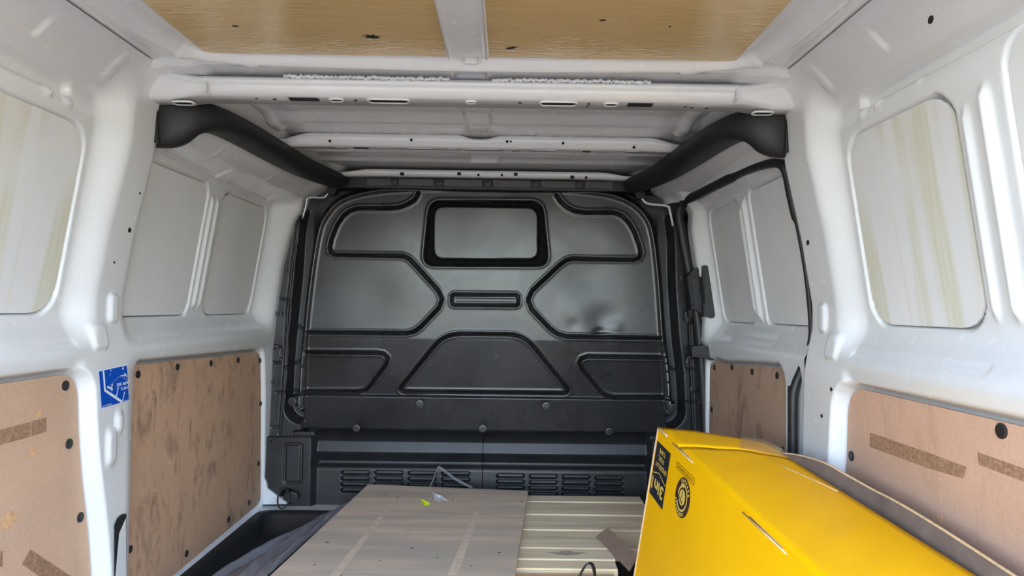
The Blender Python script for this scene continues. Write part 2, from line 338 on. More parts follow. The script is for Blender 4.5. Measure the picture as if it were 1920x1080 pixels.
T_M = table({-.12: .792, 0: .79, .575: .788, .595: .782, .628: .776, .645: .784, .665: .804, .69: .818, .71: .826, 1.075: .769, 1.10: .757, 1.125: .715, 1.15: .685, 1.19: .655, 1.25: .60, 1.27: .57})
_be = [onY(x, y, 2.585) for x, y in [(573, 372), (567, 400), (556, 412), (544, 450), (532, 500), (523, 560), (516, 615), (511, 660), (508, 740), (505, 800), (502, 870), (500, 915)]]
T_B = table({**{float(p[2]): -float(p[0]) for p in _be}, -.12: .80, 0.0: .80, 1.17: .61, 1.2: .56, 1.27: .5})
def tz(T, Z): return np.interp(Z, _zz, T)
def Xw(z): return 0.836-0.158*(z-0.70)         # outer skin seen through the cut-outs
PLY_NL = round_corners([(.30, .597), (1.437, .592), (1.452, .42), (1.492, .25), (1.512, .12), (1.52, .0), (.30, .0)], [.01, .05, .2, .2, .1, .02, .01])
PLY_NR = round_corners([(.30, .584), (1.447, .584), (1.455, .42), (1.475, .2), (1.48, .0), (.30, .0)], [.01, .06, .2, .2, .02, .01])
PLY_ML = round_corners([(1.638, .589), (2.495, .566), (2.515, .45), (2.54, .02), (1.638, .005)], [.02, .03, .2, .03, .02])
PLY_D = round_corners([(1.772, .592), (1.99, .580), (2.26, .562), (2.33, .568), (2.435, .552), (2.44, .10), (1.772, .10)], [.035, .05, .03, .03, .03, .03, .03])
WIN_N = (1.230, .902, .168, .190, .055); WIN_N2 = (.76, .915, .19, .215, .06)
WIN_M1 = (1.80, .890, .180, .188, .035); WIN_M2 = (2.268, .888, .190, .188, .045)
WIN_D1 = (2.213, .886, .150, .188, .040); WIN_D2 = (1.793, .890, .178, .190, .025)
def ply_edge(pts, Z):
    far = [(p[1], p[0]) for p in pts if p[0] > 1.3]; far.sort(); return np.interp(Z, [a for a, _ in far], [b for _, b in far])
def features(X, Y, Z, wins, plys, beads, pockets, bosses):
    for w in wins:
        sd = sd_rr(Y, Z, *w)
        X = X+0.022*S(-sd, -0.002, 0.003)      # the cut-out
    for p in plys:
        sd = sd_poly(Y, Z, p); X = np.where(sd < 0.03, X+(0.816-X)*S(-sd, -0.018, 0.0), X)
    for (y, z0, z1, h, w) in beads:
        X = X-h*np.exp(-((Y-y)/w)**2)*S(Z, z0, z0+.03)*(1-S(Z, z1-.03, z1))
    for (cu, cv, hu, hv, r, dep, soft) in pockets:
        X = X+dep*S(-sd_rr(Y, Z, cu, cv, hu, hv, r), -soft, soft)
    for (cu, cv, hu, hv, r, dep) in bosses:
        X = X-dep*S(-sd_rr(Y, Z, cu, cv, hu, hv, r), -0.006, 0.006)
    return X
def wall_near(Y, Z, ply_pts):
    e = ply_edge(ply_pts, Z)
    up = S(Z, .55, .72)
    a0 = (e+.002)*(1-up)+1.412*up; a1 = (e+.020)*(1-up)+1.492*up
    wP = S(Y, a0, a1)
    return tz(T_N, Z)*(1-wP)+tz(T_P, Z)*wP
NEAR_BEADS = [(1.038, .72, 1.06, .008, .006), (.992, .72, 1.08, .012, .008)]
NEAR_POCKETS = [(1.02, 1.147, .32, .014, .012, .014, .003), (.95, 1.212, .24, .016, .008, .006, .0025), (1.215, .655, .20, .006, .005, .004, .004)]
NEAR_BOSS = [(1.33, 1.124, .012, .010, .009, .005), (1.27, 1.126, .010, .009, .009, .005), (1.21, 1.128, .07, .011, .004, .003), (1.485, .665, .026, .026, .012, .007), (1.545, .725, .016, .030, .010, .008), (1.40, 1.215, .012, .024, .008, .004)]
def notches(X, Y, Z, spots):                   # small steps along the cut-out edges
    for (y, z) in spots: X = X+0.03*S(-sd_rr(Y, Z, y, z, .004, .010, .002), -.002, .002)
    return X

# left side
yl = np.concatenate([np.linspace(REAR, 0.95, 60, endpoint=False), np.arange(0.95, 2.64, 0.0042)])
zl = np.concatenate([np.arange(-.10, .56, .009), np.arange(.56, 1.254, .0042)])
Yg, Zg = np.meshgrid(yl, zl, indexing='ij')
Xn = wall_near(Yg, Zg, PLY_NL)
wM = S(Yg, 1.575, 1.66)
lowB = S(Yg, 2.50, 2.60); upB = S(Yg, 2.468, 2.565); uu = S(Zg, .58, .70); wB = lowB*(1-uu)+upB*uu
taper = np.clip((Yg-1.62)/0.95, 0, 1)*0.05*S(Zg, 1.09, 1.16)
X = Xn*(1-wM)+(tz(T_M, Zg)-taper)*wM
X = X*(1-wB)+np.minimum(tz(T_B, Zg), X+.02)*wB
# the upright lower pillar on this side is pressed with a boss, a hook shape and a belt slot
X = features(X, Yg, Zg, [WIN_N, WIN_N2, WIN_M1, WIN_M2], [PLY_NL, PLY_ML],
    NEAR_BEADS+[(2.008, .715, 1.055, .008, .006), (2.045, .715, 1.055, .007, .005)],
    NEAR_POCKETS+[(1.84, 1.112, .15, .011, .008, .012, .003), (2.24, 1.112, .17, .011, .008, .012, .003), (1.568, .12, .014, .12, .012, .03, .003)],
    NEAR_BOSS+[(1.515, .425, .016, .036, .012, .007), (1.545, .472, .013, .022, .012, .007), (1.84, 1.135, .006, .012, .003, .004), (2.2, 1.135, .006, .012, .003, .004)])
#X = notches(X, Yg, Zg, [(1.400, 1.00), (1.398, .93), (1.401, .88), (1.396, .85), (1.25, .712), (1.20, 1.092)])
def on_left(Y, Z, off=.0015):                  # inner face of the left wall at (Y, Z)
    i = np.clip(np.searchsorted(yl, Y)-1, 0, len(yl)-2); j = np.clip(np.searchsorted(zl, Z)-1, 0, len(zl)-2)
    a = (Y-yl[i])/(yl[i+1]-yl[i]); b = (Z-zl[j])/(zl[j+1]-zl[j])
    return -(XL[i, j]*(1-a)*(1-b)+XL[i+1, j]*a*(1-b)+XL[i, j+1]*(1-a)*b+XL[i+1, j+1]*a*b)+off
XL = X
P = np.stack([-X, Yg, Zg], -1)
wall_left = tag(grid('wall_left', P, MAT['white']), 'white pressed-steel van side with blue sticker pillar, window cut-outs and ledge', 'wall', kind='structure')
# right side: near section and the pillar, up to the door opening
yr = np.concatenate([np.linspace(REAR, 0.85, 50, endpoint=False), np.arange(0.85, 1.662, 0.0042)])
Yr, Zr = np.meshgrid(yr, zl, indexing='ij')
Xr = wall_near(Yr, Zr, PLY_NR)
Xr = Xr+S(Yr, 1.60, 1.662)*0.05*S(1.16-Zr, 0, .03)
Xr = features(Xr, Yr, Zr, [WIN_N, WIN_N2], [PLY_NR], NEAR_BEADS, NEAR_POCKETS,
    NEAR_BOSS+[(1.535, .40, .016, .012, .010, .006), (1.525, .335, .012, .055, .010, .006), (1.51, .28, .03, .010, .008, .006)])
#Xr = notches(Xr, Yr, Zr, [(1.397, 1.03), (1.399, .93), (1.397, .88), (1.30, 1.094), (1.22, .710), (1.27, .709)])
wall_right = tag(grid('wall_right', np.stack([Xr, Yr, Zr], -1), MAT['white']), 'white pressed-steel van side behind the yellow box, with glue-streaked cut-outs', 'wall', kind='structure')
# sliding door
yd = np.arange(1.63, 2.497, 0.0045); zd = np.concatenate([np.arange(-.10, .54, .009), np.arange(.54, 1.17, .0045)])
Yd, Zd = np.meshgrid(yd, zd, indexing='ij')
T_D = table({-.12: .80, 0: .795, .565: .79, .60: .786, .63: .784, .648: .80, .67: .814, .695: .827, 1.085: .767, 1.10: .755, 1.12: .725, 1.17: .70})
Xd = tz(T_D, Zd)
Xd = Xd-S(Yd, 2.372, 2.44)*.045*S(Zd, .60, .70)*(1-.5*S(Zd, 1.0, 1.15))
Xd = features(Xd, Yd, Zd, [WIN_D1, WIN_D2], [PLY_D], [(2.048, .72, 1.055, .008, .006), (2.005, .70, 1.075, .012, .008)], [(1.80, 1.112, .10, .005, .004, .004, .003), (2.1, 1.108, .10, .005, .004, .004, .003), (2.1, .655, .25, .012, .01, .006, .01)], [])
door_1 = tag(grid('door_1', np.stack([Xd, Yd, Zd], -1), MAT['white']), 'white sliding side door with two blanked windows and black latch housing', 'door', kind='structure')
# outer body behind the pressed sheets, so that no daylight gets through the cracks
for nm, par, s in (('outer_skin', wall_left, -1), ('outer_skin', wall_right, 1)):
    box(nm, (min(s*.872, s*.88), REAR, -.14), (max(s*.872, s*.88), 2.75, 1.29), MAT['white'], par)
def blank(par, w, s, mat):
    y, z, hy, hz, r = w
    pts = round_corners([(y-hy, z-hz), (y+hy, z-hz), (y+hy, z+hz), (y-hy, z+hz)], r*1.25, 6)
    k = 0.0035
    pts = [np.array(p)-k*np.sign(np.array(p)-np.array([y, z]))*1.0 for p in pts]
    return prism('window_blank', [(s*(Xw(p[1])-.0045), p[0], p[1]) for p in pts], (s*.004, 0, 0), mat, par)
blank(wall_left, WIN_N, -1, MAT['skin_a']); blank(wall_left, WIN_N2, -1, MAT['skin_a']); blank(wall_left, WIN_M1, -1, MAT['skin_c']); blank(wall_left, WIN_M2, -1, MAT['skin_b'])
blank(wall_right, WIN_N, 1, MAT['skin_a']); blank(wall_right, WIN_N2, 1, MAT['skin_b'])
blank(door_1, WIN_D1, 1, MAT['skin_b']); blank(door_1, WIN_D2, 1, MAT['skin_c'])
prism('belt_slot', [onX(x, y, -.7625) for x, y in [(215, 1090), (215, 985), (221, 971), (230, 964), (237, 963), (238, 1090)]], (-.0006, 0, 0), MAT['hole'], wall_left)
prism('slot_plate', [onX(x, y, -.7618) for x, y in [(216, 1090), (224, 1000), (236, 972), (237.5, 1090)]], (-.0004, 0, 0), MAT['white'], wall_left)
# small holes of the pillars
for (px, py) in [(243, 431), (202, 278), (262, 362), (214, 492)]:
    xx = .76
    for _ in range(6): p = onX(px, py, -xx); xx = -float(on_left(p[1], p[2], 0))
    disc('pillar_hole', onX(px, py, -xx), (1, 0, 0), .0065 if py == 431 else .003, .0010, MAT['hole'], wall_left, 10)
for (px, py, r) in [(1518, 455, .006), (1750, 37, .006), (1544, 780, .004), (1562, 730, .004)]:
    p = onX(px, py, .745 if px < 1600 else .70); disc('pillar_hole', p-np.array([.004, 0, 0]), (-1, 0, 0), r, .0010, MAT['hole'], wall_right, 10)

# ------------------------------------------------------------------ floor, roof, ground
floor = tag(box('floor', (-.87, REAR, -.12), (.87, 2.75, -.075), MAT['floor']), kind='structure')
ground = tag(box('ground', (-14, -22, -.75), (14, 12, -.68), MAT['ground']), kind='structure')
sill = tag(prism('trim_1', [(-.80, 2.515, -.074), (-.80, 2.515, .0), (.80, 2.515, .0), (.80, 2.515, -.074)], (0, .10, 0), MAT['white']), kind='structure')
xr_ = np.concatenate([np.arange(-.72, .7201, .005)]); yr_ = np.concatenate([np.linspace(REAR, .9, 20, endpoint=False), np.arange(.9, 2.62, .005)])
Xc, Yc = np.meshgrid(xr_, yr_, indexing='ij')
Z = np.full(Xc.shape, 1.268)
Z -= .008*S(np.abs(Xc), .57, .60)-.0*Z
Z -= .004*S(np.abs(Xc), .655, .668)
Z -= .016*S(Yc, 1.46, 1.48)
loop = smooth_path([(-.628, .1), (-.628, 1.05), (-.624, 1.22), (-.612, 1.34), (-.578, 1.425), (-.50, 1.456), (-.40, 1.463), (0, 1.466), (.40, 1.463), (.50, 1.456), (.578, 1.425), (.612, 1.34), (.624, 1.22), (.628, 1.05), (.628, .1)], 6)
dl = d_line(Xc, Yc, [(p[0], p[1]) for p in loop]); Z -= np.where(Yc > 1.40, .024, .018)*np.exp(-(dl/np.where((Yc > 1.464) & (np.abs(Xc) < .45), .009, .016))**2)
cr = (np.abs(Xc+.004) < .2)
rib = S(.043-np.abs(Xc+.004), -.003, .003); Z -= .012*rib*(1-S(Yc, 1.425, 1.44))
edge = np.exp(-((np.abs(Xc+.004)-.040)/.0035)**2); Z -= .009*edge*(1-S(Yc, 1.42, 1.435))
pk = S(-sd_rr(Xc, Yc, -.004, 1.515, .036, .03, .006), -.003, .003); Z += .008*pk
Z -= .006*np.exp(-((np.abs(Xc+.004)-.038)/.004)**2)*S(Yc, 1.48, 1.49)*(1-S(Yc, 1.54, 1.56))
# between the beams: a step across, a centre channel with turned edges, side stiffeners
Z += .012*S(Yc, 1.60, 1.66)*(1-S(Yc, 1.86, 1.92)); Z += -.004*S(Yc, 1.90, 1.93)
ed2 = np.exp(-((np.abs(Xc+.004)-(.042-.012*S(Yc, 1.7, 2.0)))/.003)**2); Z -= .012*ed2*S(Yc, 1.66, 1.70)*(1-S(Yc, 1.99, 2.01))
st = np.exp(-((np.abs(Xc)-.575)/.014)**4); Z -= .012*st*S(Yc, 1.60, 1.64)*(1-S(Yc, 1.98, 2.02))
Z -= .012*np.exp(-((Yc-2.25)/.03)**2); Z -= .010*np.exp(-((Yc-2.40)/.022)**2)
Z -= .004*np.exp(-((np.abs(Xc)-.50)/.02)**2)*S(Yc, 1.6, 1.65)*(1-S(Yc, 1.9, 2.0))
pkc = S(-sd_rr(Xc, Yc, -.004, 2.17, .05, .035, .006), -.003, .003)+S(-sd_rr(Xc, Yc, -.004, 2.36, .045, .035, .006), -.003, .003); Z += .010*pkc
ceiling = tag(grid('ceiling', np.stack([Xc, Yc, Z], -1), MAT['white']), 'white pressed-steel van roof with rounded bead round the lining boards', 'ceiling', kind='structure')
box('outer_skin', (-.88, REAR, 1.285), (.88, 2.75, 1.295), MAT['white'], ceiling)
prism('roof_clip', [(-.012, 1.436, 1.262), (.014, 1.436, 1.262), (.014, 1.436, 1.248), (-.012, 1.436, 1.248)], (0, .012, 0), MAT['white'], ceiling, .002)
for s, x0, x1, lab in ((-1, -.553, -.046, 'lacquered tan roof lining board with one large black smudge, above the blue sticker side'), (1, .037, .553, 'lacquered tan roof lining board with small dark specks, above the yellow box side')):
    nm = empty('roof_lining_board', ((x0+x1)/2, .8, 1.262))
    box('board', (x0, .16, 1.2585), (x1, 1.432, 1.2625), MAT['gold'], nm, .0008)
    tag(nm, lab, 'lining board')
    for (px, py, w, h, a) in ([(697, 69, .014, .0045, .2), (441, 49, .006, .0015, .1)] if s < 0 else [(959, 90, .013, .0024, -.5), (1130, 38, .006, .0018, -.2), (1256, 50, .002, .0015, 0)]):
        c = onZ(px, py, 1.2580); q = []
        for k in range(14):
            rr = 1+.35*math.sin(3*k+px); an = 2*math.pi*k/14
            u, v = math.cos(an)*w*rr, math.sin(an)*h*rr*2.2
            q.append((c[0]+u*math.cos(a)-v*math.sin(a), c[1]+u*math.sin(a)+v*math.cos(a), 1.2582))
        prism('dark_smudge', q, (0, 0, -.0003), MAT['hole'], nm)

# ------------------------------------------------------------------ roof beams
def beam(name, xs, sect, mat, lab, cat='roof beam'):
    rt = empty(name, (0, sect(0)[0][0], sect(0)[0][1])); rings = []
    for x in xs: rings.append([(x, y, z) for (y, z) in sect(x)])
    loft('beam_body', rings, mat, rt); tag(rt, lab, cat); return rt
def sec1(x):
    a = abs(x); fl = S(np.array(a), .60, .70); c = .006*math.exp(-((x+.004)/.05)**2)
    end = float(fl)
    y0 = 1.515; zt = 1.238+.014*end-c*0; zb = 1.203-.012*end
    pts = [(y0+.012, zt+.004), (y0+.002, zt-.004), (y0, zt-.010), (y0+.010, zt-.013), (y0+.012, zt-.018), (y0+.016, zb+.008), (y0+.026, zb+.001), (y0+.034, zb), (y0+.088, zb-.001), (y0+.094, zb+.004), (y0+.10, zt)]
    return pts
xs1 = np.concatenate([np.linspace(-.728, -.58, 22), np.linspace(-.56, .56, 60), np.linspace(.58, .728, 22)])
b1 = beam('roof_beam', xs1, sec1, MAT['beam'], 'thick white roof crossbeam with oval and square holes, between the two pillars')
def slotp(name, x, y, z, w, h, par, mat, r=None, lip=None):
    pts = round_corners([(x-w/2, y-h/2), (x+w/2, y-h/2), (x+w/2, y+h/2), (x-w/2, y+h/2)], r if r else min(w, h)*.45, 4)
    return prism(name, [(p[0], p[1], z) for p in pts], (0, 0, .0012), mat, par)
def lip(x, y, z, w, h, par):                   # turned-down rim of a pressed hole
    pts = round_corners([(x-w/2, y-h/2), (x+w/2, y-h/2), (x+w/2, y+h/2), (x-w/2, y+h/2)], min(w, h)*.45, 4)
    tube('hole_rim', [(p[0], p[1], z) for p in pts], .0028, .0026, MAT['beam'], par, m=6, closed=True)
for (px, py, w, h, k) in [(567, 184, .066, .022, 'q'), (629, 186, .022, .016, 'l'), (728, 189, .085, .022, 'l'), (882, 188, .014, .010, 'l'), (1047, 195, .075, .022, 'l'), (1146, 196, .022, .016, 'l'), (1200, 198, .056, .024, 'q'), (340, 181, .038, .020, 'l'), (1430, 203, .038, .020, 'l'),
        (515, 187, .009, .006, 'h'), (480, 185, .006, .004, 'h'), (663, 182, .006, .004, 'h'), (666, 190, .006, .004, 'h'), (975, 194, .008, .005, 'h'), (1105, 193, .007, .005, 'h'), (1102, 200, .007, .005, 'h'), (1285, 201, .006, .004, 'h'), (1297, 203, .006, .004, 'h'), (1325, 204, .007, .004, 'h')]:
    p = onZ(px, py, 1.2005); y = min(max(p[1], 1.558), 1.592)
    hh = slotp('hole', p[0], y, 1.2008-(.012 if abs(p[0]) > .62 else 0), w, h, b1, MAT['hole'], .003 if k == 'q' else None)
    if k == 'l': lip(p[0], y, 1.2012-(.012 if abs(p[0]) > .62 else 0), w+.008, h+.006, hh)
for s in (-1, 1): box('end_seam', (s*.585-.001, 1.5145, 1.203), (s*.585+.001, 1.56, 1.236), MAT['mastic'], b1)
def mastic(x0, x1, fy, fz, par):
    xs = np.arange(x0, x1, .0035); r = .0022+.0018*rng.random(len(xs))
    tube('sealant_bead', [(x, fy(x)+.002*rng.standard_normal(), fz(x)+.0012*rng.standard_normal()) for x in xs], r, r*1.2, MAT['mastic'], par, m=6)
mastic(-.415, -.05, lambda x: 1.517, lambda x: 1.240, b1); mastic(.045, .395, lambda x: 1.517, lambda x: 1.240, b1)
def sec2(x):
    a = abs(x); e = float(S(np.array(a), .50, .60)); c = 0.012*math.exp(-((x+.004)/.045)**4)
    y0 = 2.035; zt = 1.246-.020*e-c; zb = 1.210-.004*e-.0
    return [(y0+.02, zt+.003), (y0+.004, zt), (y0, zt-.006), (y0+.006, (zt+zb)/2), (y0+.010, zb+.006), (y0+.016, zb+.001), (y0+.024, zb), (y0+.06-.02*e, zb+.001), (y0+.066-.02*e, zb+.006), (y0+.07-.02*e, zt)]
xs2 = np.concatenate([np.linspace(-.632, -.48, 20), np.linspace(-.47, .47, 60), np.linspace(.48, .632, 20)])
b2 = beam('roof_beam', xs2, sec2, MAT['beam'], 'slim white roof crossbeam with narrow drooping ends and a small dome lamp behind')
mastic(-.47, -.06, lambda x: 2.043, lambda x: 1.2505, b2); mastic(.05, .46, lambda x: 2.043, lambda x: 1.2505, b2)
for (px, py) in [(618, 264), (771, 262), (951, 265), (958, 265), (1056, 268), (1189, 276)]:
    p = onY(px, py, 2.036); disc('hole', (p[0], 2.0385, p[2]), (0, -1, -.15), .0042 if px != 958 else .003, .0015, MAT['hole'], b2, 10)
for (px, py, w) in [(640, 280, .035), (677, 278, .045), (712, 278, .025), (788, 278, .08), (845, 279, .025), (905, 281, .11), (966, 281, .025), (1022, 282, .075), (1100, 284, .026), (1180, 291, .04), (1230, 296, .04)]:
    p = onZ(px, py, 1.209); slotp('hole', p[0], 2.072, 1.2088, w, .014, b2, MAT['hole'] if px in (677, 1100) else MAT['metal'])
lamp = empty('dome_lamp', onZ(1133, 292, 1.20)); lamp.location.y = 2.135
bpy.context.view_layer.update()
L0 = np.array(lamp.location); L0[2] = 1.215
loft('lens', [[(L0[0]+math.cos(2*math.pi*k/16)*r, L0[1]+math.sin(2*math.pi*k/16)*r*.6, 1.245-h) for k in range(16)] for r, h in ((.034, 0), (.034, .016), (.030, .022), (.018, .026))], MAT['lens'], lamp)
loft('lamp_rim', [[(L0[0]+math.cos(2*math.pi*k/16)*r, L0[1]+math.sin(2*math.pi*k/16)*r*.6, 1.247-h) for k in range(16)] for r, h in ((.038, 0), (.038, .008), (.034, .010))], MAT['metal'], lamp)
tag(lamp, 'small clear oval dome lamp under the roof', 'lamp')
def sec3(x):
    e = float(S(np.array(abs(x)), .42, .52)); y0 = 2.50; zt = 1.232-.012*e; zb = 1.209-.002*e
    return [(y0+.03, zt+.002), (y0+.003, zt), (y0, zt-.005), (y0+.004, zb+.003), (y0+.012, zb), (y0+.05, zb), (y0+.06, zt)]
b3 = beam('roof_beam', np.linspace(-.53, .53, 60), sec3, MAT['beam'], 'thin white header beam directly above the black bulkhead')
for (px, py, k) in [(754, 326, 's'), (861, 326, 's'), (897, 328, 'r'), (941, 328, 'r'), (967, 327, 's'), (1073, 332, 's'), (1099, 333, 'r')]:
    p = onY(px, py, 2.503)
    if k == 'r': disc('hole', (p[0], 2.5035, p[2]), (0, -1, 0), .005, .002, MAT['hole'], b3, 10)
    else: box('hole', (p[0]-.007, 2.4995, p[2]-.005), (p[0]+.007, 2.507, p[2]+.005), MAT['hole'], b3)

# ------------------------------------------------------------------ bulkhead
def bp(pts): return [tuple(onY(x, y, YB)[[0, 2]]) for x, y in pts]
bulk = empty('bulkhead', (0, YB, 0)); tag(bulk, 'full-height black steel bulkhead with pressed geometric grooves and a blanked window', 'bulkhead')
xb = np.arange(-.86, .8601, .0034); zb_ = np.arange(.232, 1.2025, .0034)
U, V = np.meshgrid(xb, zb_, indexing='ij')
arch = bp(smooth_path([(568, 760), (571, 700), (577, 620), (588, 520), (601, 440), (614, 408), (640, 380), (690, 364), (760, 357), (912, 354), (1060, 359), (1130, 366), (1175, 380), (1205, 405), (1220, 440), (1230, 520), (1238, 630), (1246, 700), (1250, 770)], 5))
dA = d_line(U, V, arch)
insA = sd_poly(U, V, arch+[(.70, -.2), (-.70, -.2)]) < 0
sA = np.where(insA, -dA, dA)                    # <0 inside the arch
side = S(np.abs(U), .62, .66)*(1-S(V, 1.0, 1.12))
D = np.zeros(U.shape)
D -= .010*np.exp(-((sA-.006)/.008)**2)
D += .13*np.maximum(.615-V, 0)*(sA < .01)      # the lower half is cranked towards the cab
D += np.where(sA > 0, S(sA, .012, .030)*(.030+.02*side), 0)
fl = S(sA, .052+.02*S(V, .8, 1.1), .070+.02*S(V, .8, 1.1))*S(np.abs(U), .60, .64)*(1-S(V, 1.06, 1.10))
D -= fl*.062
D += S(V, 1.172, 1.180)*.010; D -= S(V, 1.186, 1.189)*.04
G = []
G.append((bp([(784, 362), (778, 374), (765, 382), (750, 388), (735, 390), (671, 390), (655, 395), (643, 405), (631, 423), (622, 446), (618, 463), (620, 473), (630, 478), (755, 480), (767, 485), (780, 498), (822, 545), (829, 561), (823, 577), (790, 612), (778, 621), (762, 625), (578, 623)]), False))
G.append((bp([(1044, 366), (1052, 378), (1063, 388), (1077, 395), (1095, 398), (1151, 398), (1165, 403), (1178, 415), (1190, 435), (1199, 460), (1202, 475), (1198, 484), (1188, 487), (1072, 485), (1060, 489), (1047, 499), (998, 545), (990, 562), (997, 580), (1030, 615), (1045, 626), (1062, 631), (1238, 634)]), False))
G.append((round_corners(bp([(847, 552), (972, 553), (972, 573), (847, 572)]), .012, 4), True))
G.append((round_corners(bp([(743, 736), (833, 626), (982, 627), (1072, 739)]), [.03, .06, .06, .03], 5), True))
G.append((bp([(572, 661), (705, 662), (718, 664), (726, 672), (722, 685), (692, 724), (683, 733), (668, 736), (568, 736)]), False))
G.append((bp([(1240, 671), (1102, 669), (1091, 673), (1087, 681), (1092, 692), (1128, 736), (1138, 743), (1152, 747), (1244, 747)]), False))
GM = np.zeros(U.shape, bool)
for k, (g, cl) in enumerate(G):
    w = .0016 if k == 2 else .0026
    d = d_line(U, V, g, cl); mk = (sA < .004) if k in (0, 1, 4, 5) else True
    GM = np.maximum(GM, np.where(mk, d < w+.0016, False)); D += np.where(mk, .014*(1-S(d, w, w+.0036)), 0); D -= np.where(mk, .0018*np.exp(-((d-w-.008)/.004)**2), 0)
outer = round_corners(bp([(806, 377), (1016, 378), (1028, 498), (794, 497)]), .045, 6); inner = round_corners(bp([(813, 386), (1009, 388), (1010, 487), (812, 486)]), .040, 6)
so = sd_poly(U, V, outer); si = sd_poly(U, V, inner)
D += .030*S(-so, -.003, .003)*(1-S(-si, -.003, .003)); D -= .002*np.exp(-((so-.008)/.005)**2)
band = S(.400-V, -.002, .004)*(sA < .03)
D -= .014*band*(1-S(-(V-.272), 0, .004)); D += S(.272-V, 0, .012)*.055*(np.abs(U) < .70)
# dents pressed into the large panel on the door side
def dent(px, py, r, h, ax=1.0):
    global D
    c = bp([(px, py)])[0]; D += h*np.exp(-(((U-c[0])*ax)**2+(V-c[1])**2)/r**2)*(sA < 0)
dent(1130, 600, .06, .006, 1.0); dent(1124, 622, .014, .0045, .7); dent(1152, 612, .03, -.003); dent(1075, 610, .025, .0015); dent(1100, 520, .10, .006); dent(700, 560, .12, .004); dent(920, 440, .12, .003)
# joints in the side flanges
for sgn in (-1, 1):
    fx = [(.735, 1.06), (.752, .90), (.766, .72), (.775, .50), (.785, .28)] if sgn > 0 else [(-.700, 1.06), (-.720, .88), (-.735, .70), (-.738, .50), (-.752, .26)]
    D += .010*(1-S(d_line(U, V, fx), .002, .006))*(sA > .03)
    for pts in ([(590, 0)],): pass
for g in ([(548, 610), (570, 625)], [(521, 735), (558, 735)], [(528, 560), (541, 563), (545, 575), (540, 620)], [(516, 648), (528, 652), (530, 668), (526, 680), (512, 680)], [(512, 800), (526, 800)],
          [(1294, 575), (1283, 585), (1282, 597), (1292, 604), (1302, 605)], [(1302, 660), (1288, 668), (1284, 680), (1290, 692), (1306, 693)], [(1284, 753), (1308, 753)], [(1246, 690), (1262, 692), (1280, 702)], [(535, 690), (552, 680), (560, 676)]):
    D += .006*(1-S(d_line(U, V, bp(g)), .0015, .0045))*(sA > .03)
for (px, py) in ((548, 753), (1262, 765)):
    c = bp([(px, py)])[0]; rr = np.hypot(U-c[0], V-c[1]); D += .012*(1-S(rr, .016, .021))*(sA > .03)
pp = grid('pressed_panel', np.stack([U, YB+D, V], -1), MAT['steel'], bulk)
GM |= (so < .001) & (si > -.001)               # faces of the grooves and the window recess get a matt black
pp.data.materials.append(MAT['groove_black']); pp.data.materials.append(MAT['plastic'])
mi = np.where(GM[:-1, :-1] & GM[1:, 1:], 1, np.where(sA[:-1, :-1] > .014, 2, 0)).astype(np.int32)
pp.data.polygons.foreach_set('material_index', mi.ravel())
# lower cover with louvres, two halves
def cover(x0, x1, groups, name):
    u = np.arange(x0, x1+.0001, .0026); v = np.arange(.0, .2641, .0024); A, B = np.meshgrid(u, v, indexing='ij')
    prof = np.interp(B, [0, .128, .137, .145, .155, .188, .196, .234, .246, .264], [-.014, -.010, -.006, .014, .018, -.012, -.016, -.004, .012, .05])
    e = S(.62-np.abs(A), -.01, .012); d = -.038*(1-e)*(B < .252)+prof*e
    for (cx, cz0) in groups:
        for k in range(4): d = d+.020*S(-sd_rr(A, B, cx, cz0-k*.0215, .051, .0072, .007), -.0016, .0016)
    sd = sd_rr(A, B, -.692, .155, .030, .070, .010); d = d+.006*(1-S(np.abs(sd), .0025, .006))*(A < -.62)
    r_ = np.hypot(A+.708, B-.035); d = d+.02*(1-S(r_, .02, .03))
    grid(name, np.stack([A, YB+d, B], -1), MAT['plastic'], bulk)
def gx(px, py): p = onY(px, py, YB-.02); return (p[0], p[2])
cover(-.80, .0015, [gx(665, 888), gx(728, 888), gx(791, 889), gx(854, 890)], 'lower_cover')
cover(.0035, .80, [gx(957, 894), gx(1019, 895), gx(1081, 896), gx(1143, 898)], 'lower_cover')
for (px, py) in [(787, 757), (1024, 761), (668, 803), (905, 804), (1142, 809)]:
    p = onY(px, py, YB-.015); bolt('bolt', (p[0], YB-.014, p[2]), (0, -1, 0), .0135, MAT['bolt'], bulk)
for (px, py, r) in [(548, 753, .016), (1262, 765, .016), (539, 507, .011), (523, 588, .011), (518, 652, .010), (515, 716, .012), (510, 826, .011), (1281, 521, .012), (1291, 600, .012), (1296, 669, .011), (1300, 730, .013), (542, 932, .02)]:
    p = onY(px, py, YB-.03); bolt('bolt', (p[0], YB-.032, p[2]), (0, -1, 0), r, MAT['bolt'], bulk)
box('leak_block_post', (.818, 2.502, -.07), (.868, 2.69, 1.16), MAT['white'], wall_right, .004)  # box added in the post's place to close a daylight gap
box('leak_block_plate', (-.87, 2.70, -.11), (.87, 2.71, 1.283), MAT['plastic'], bulk)  # unseen plate added behind the bulkhead to stop daylight leaks
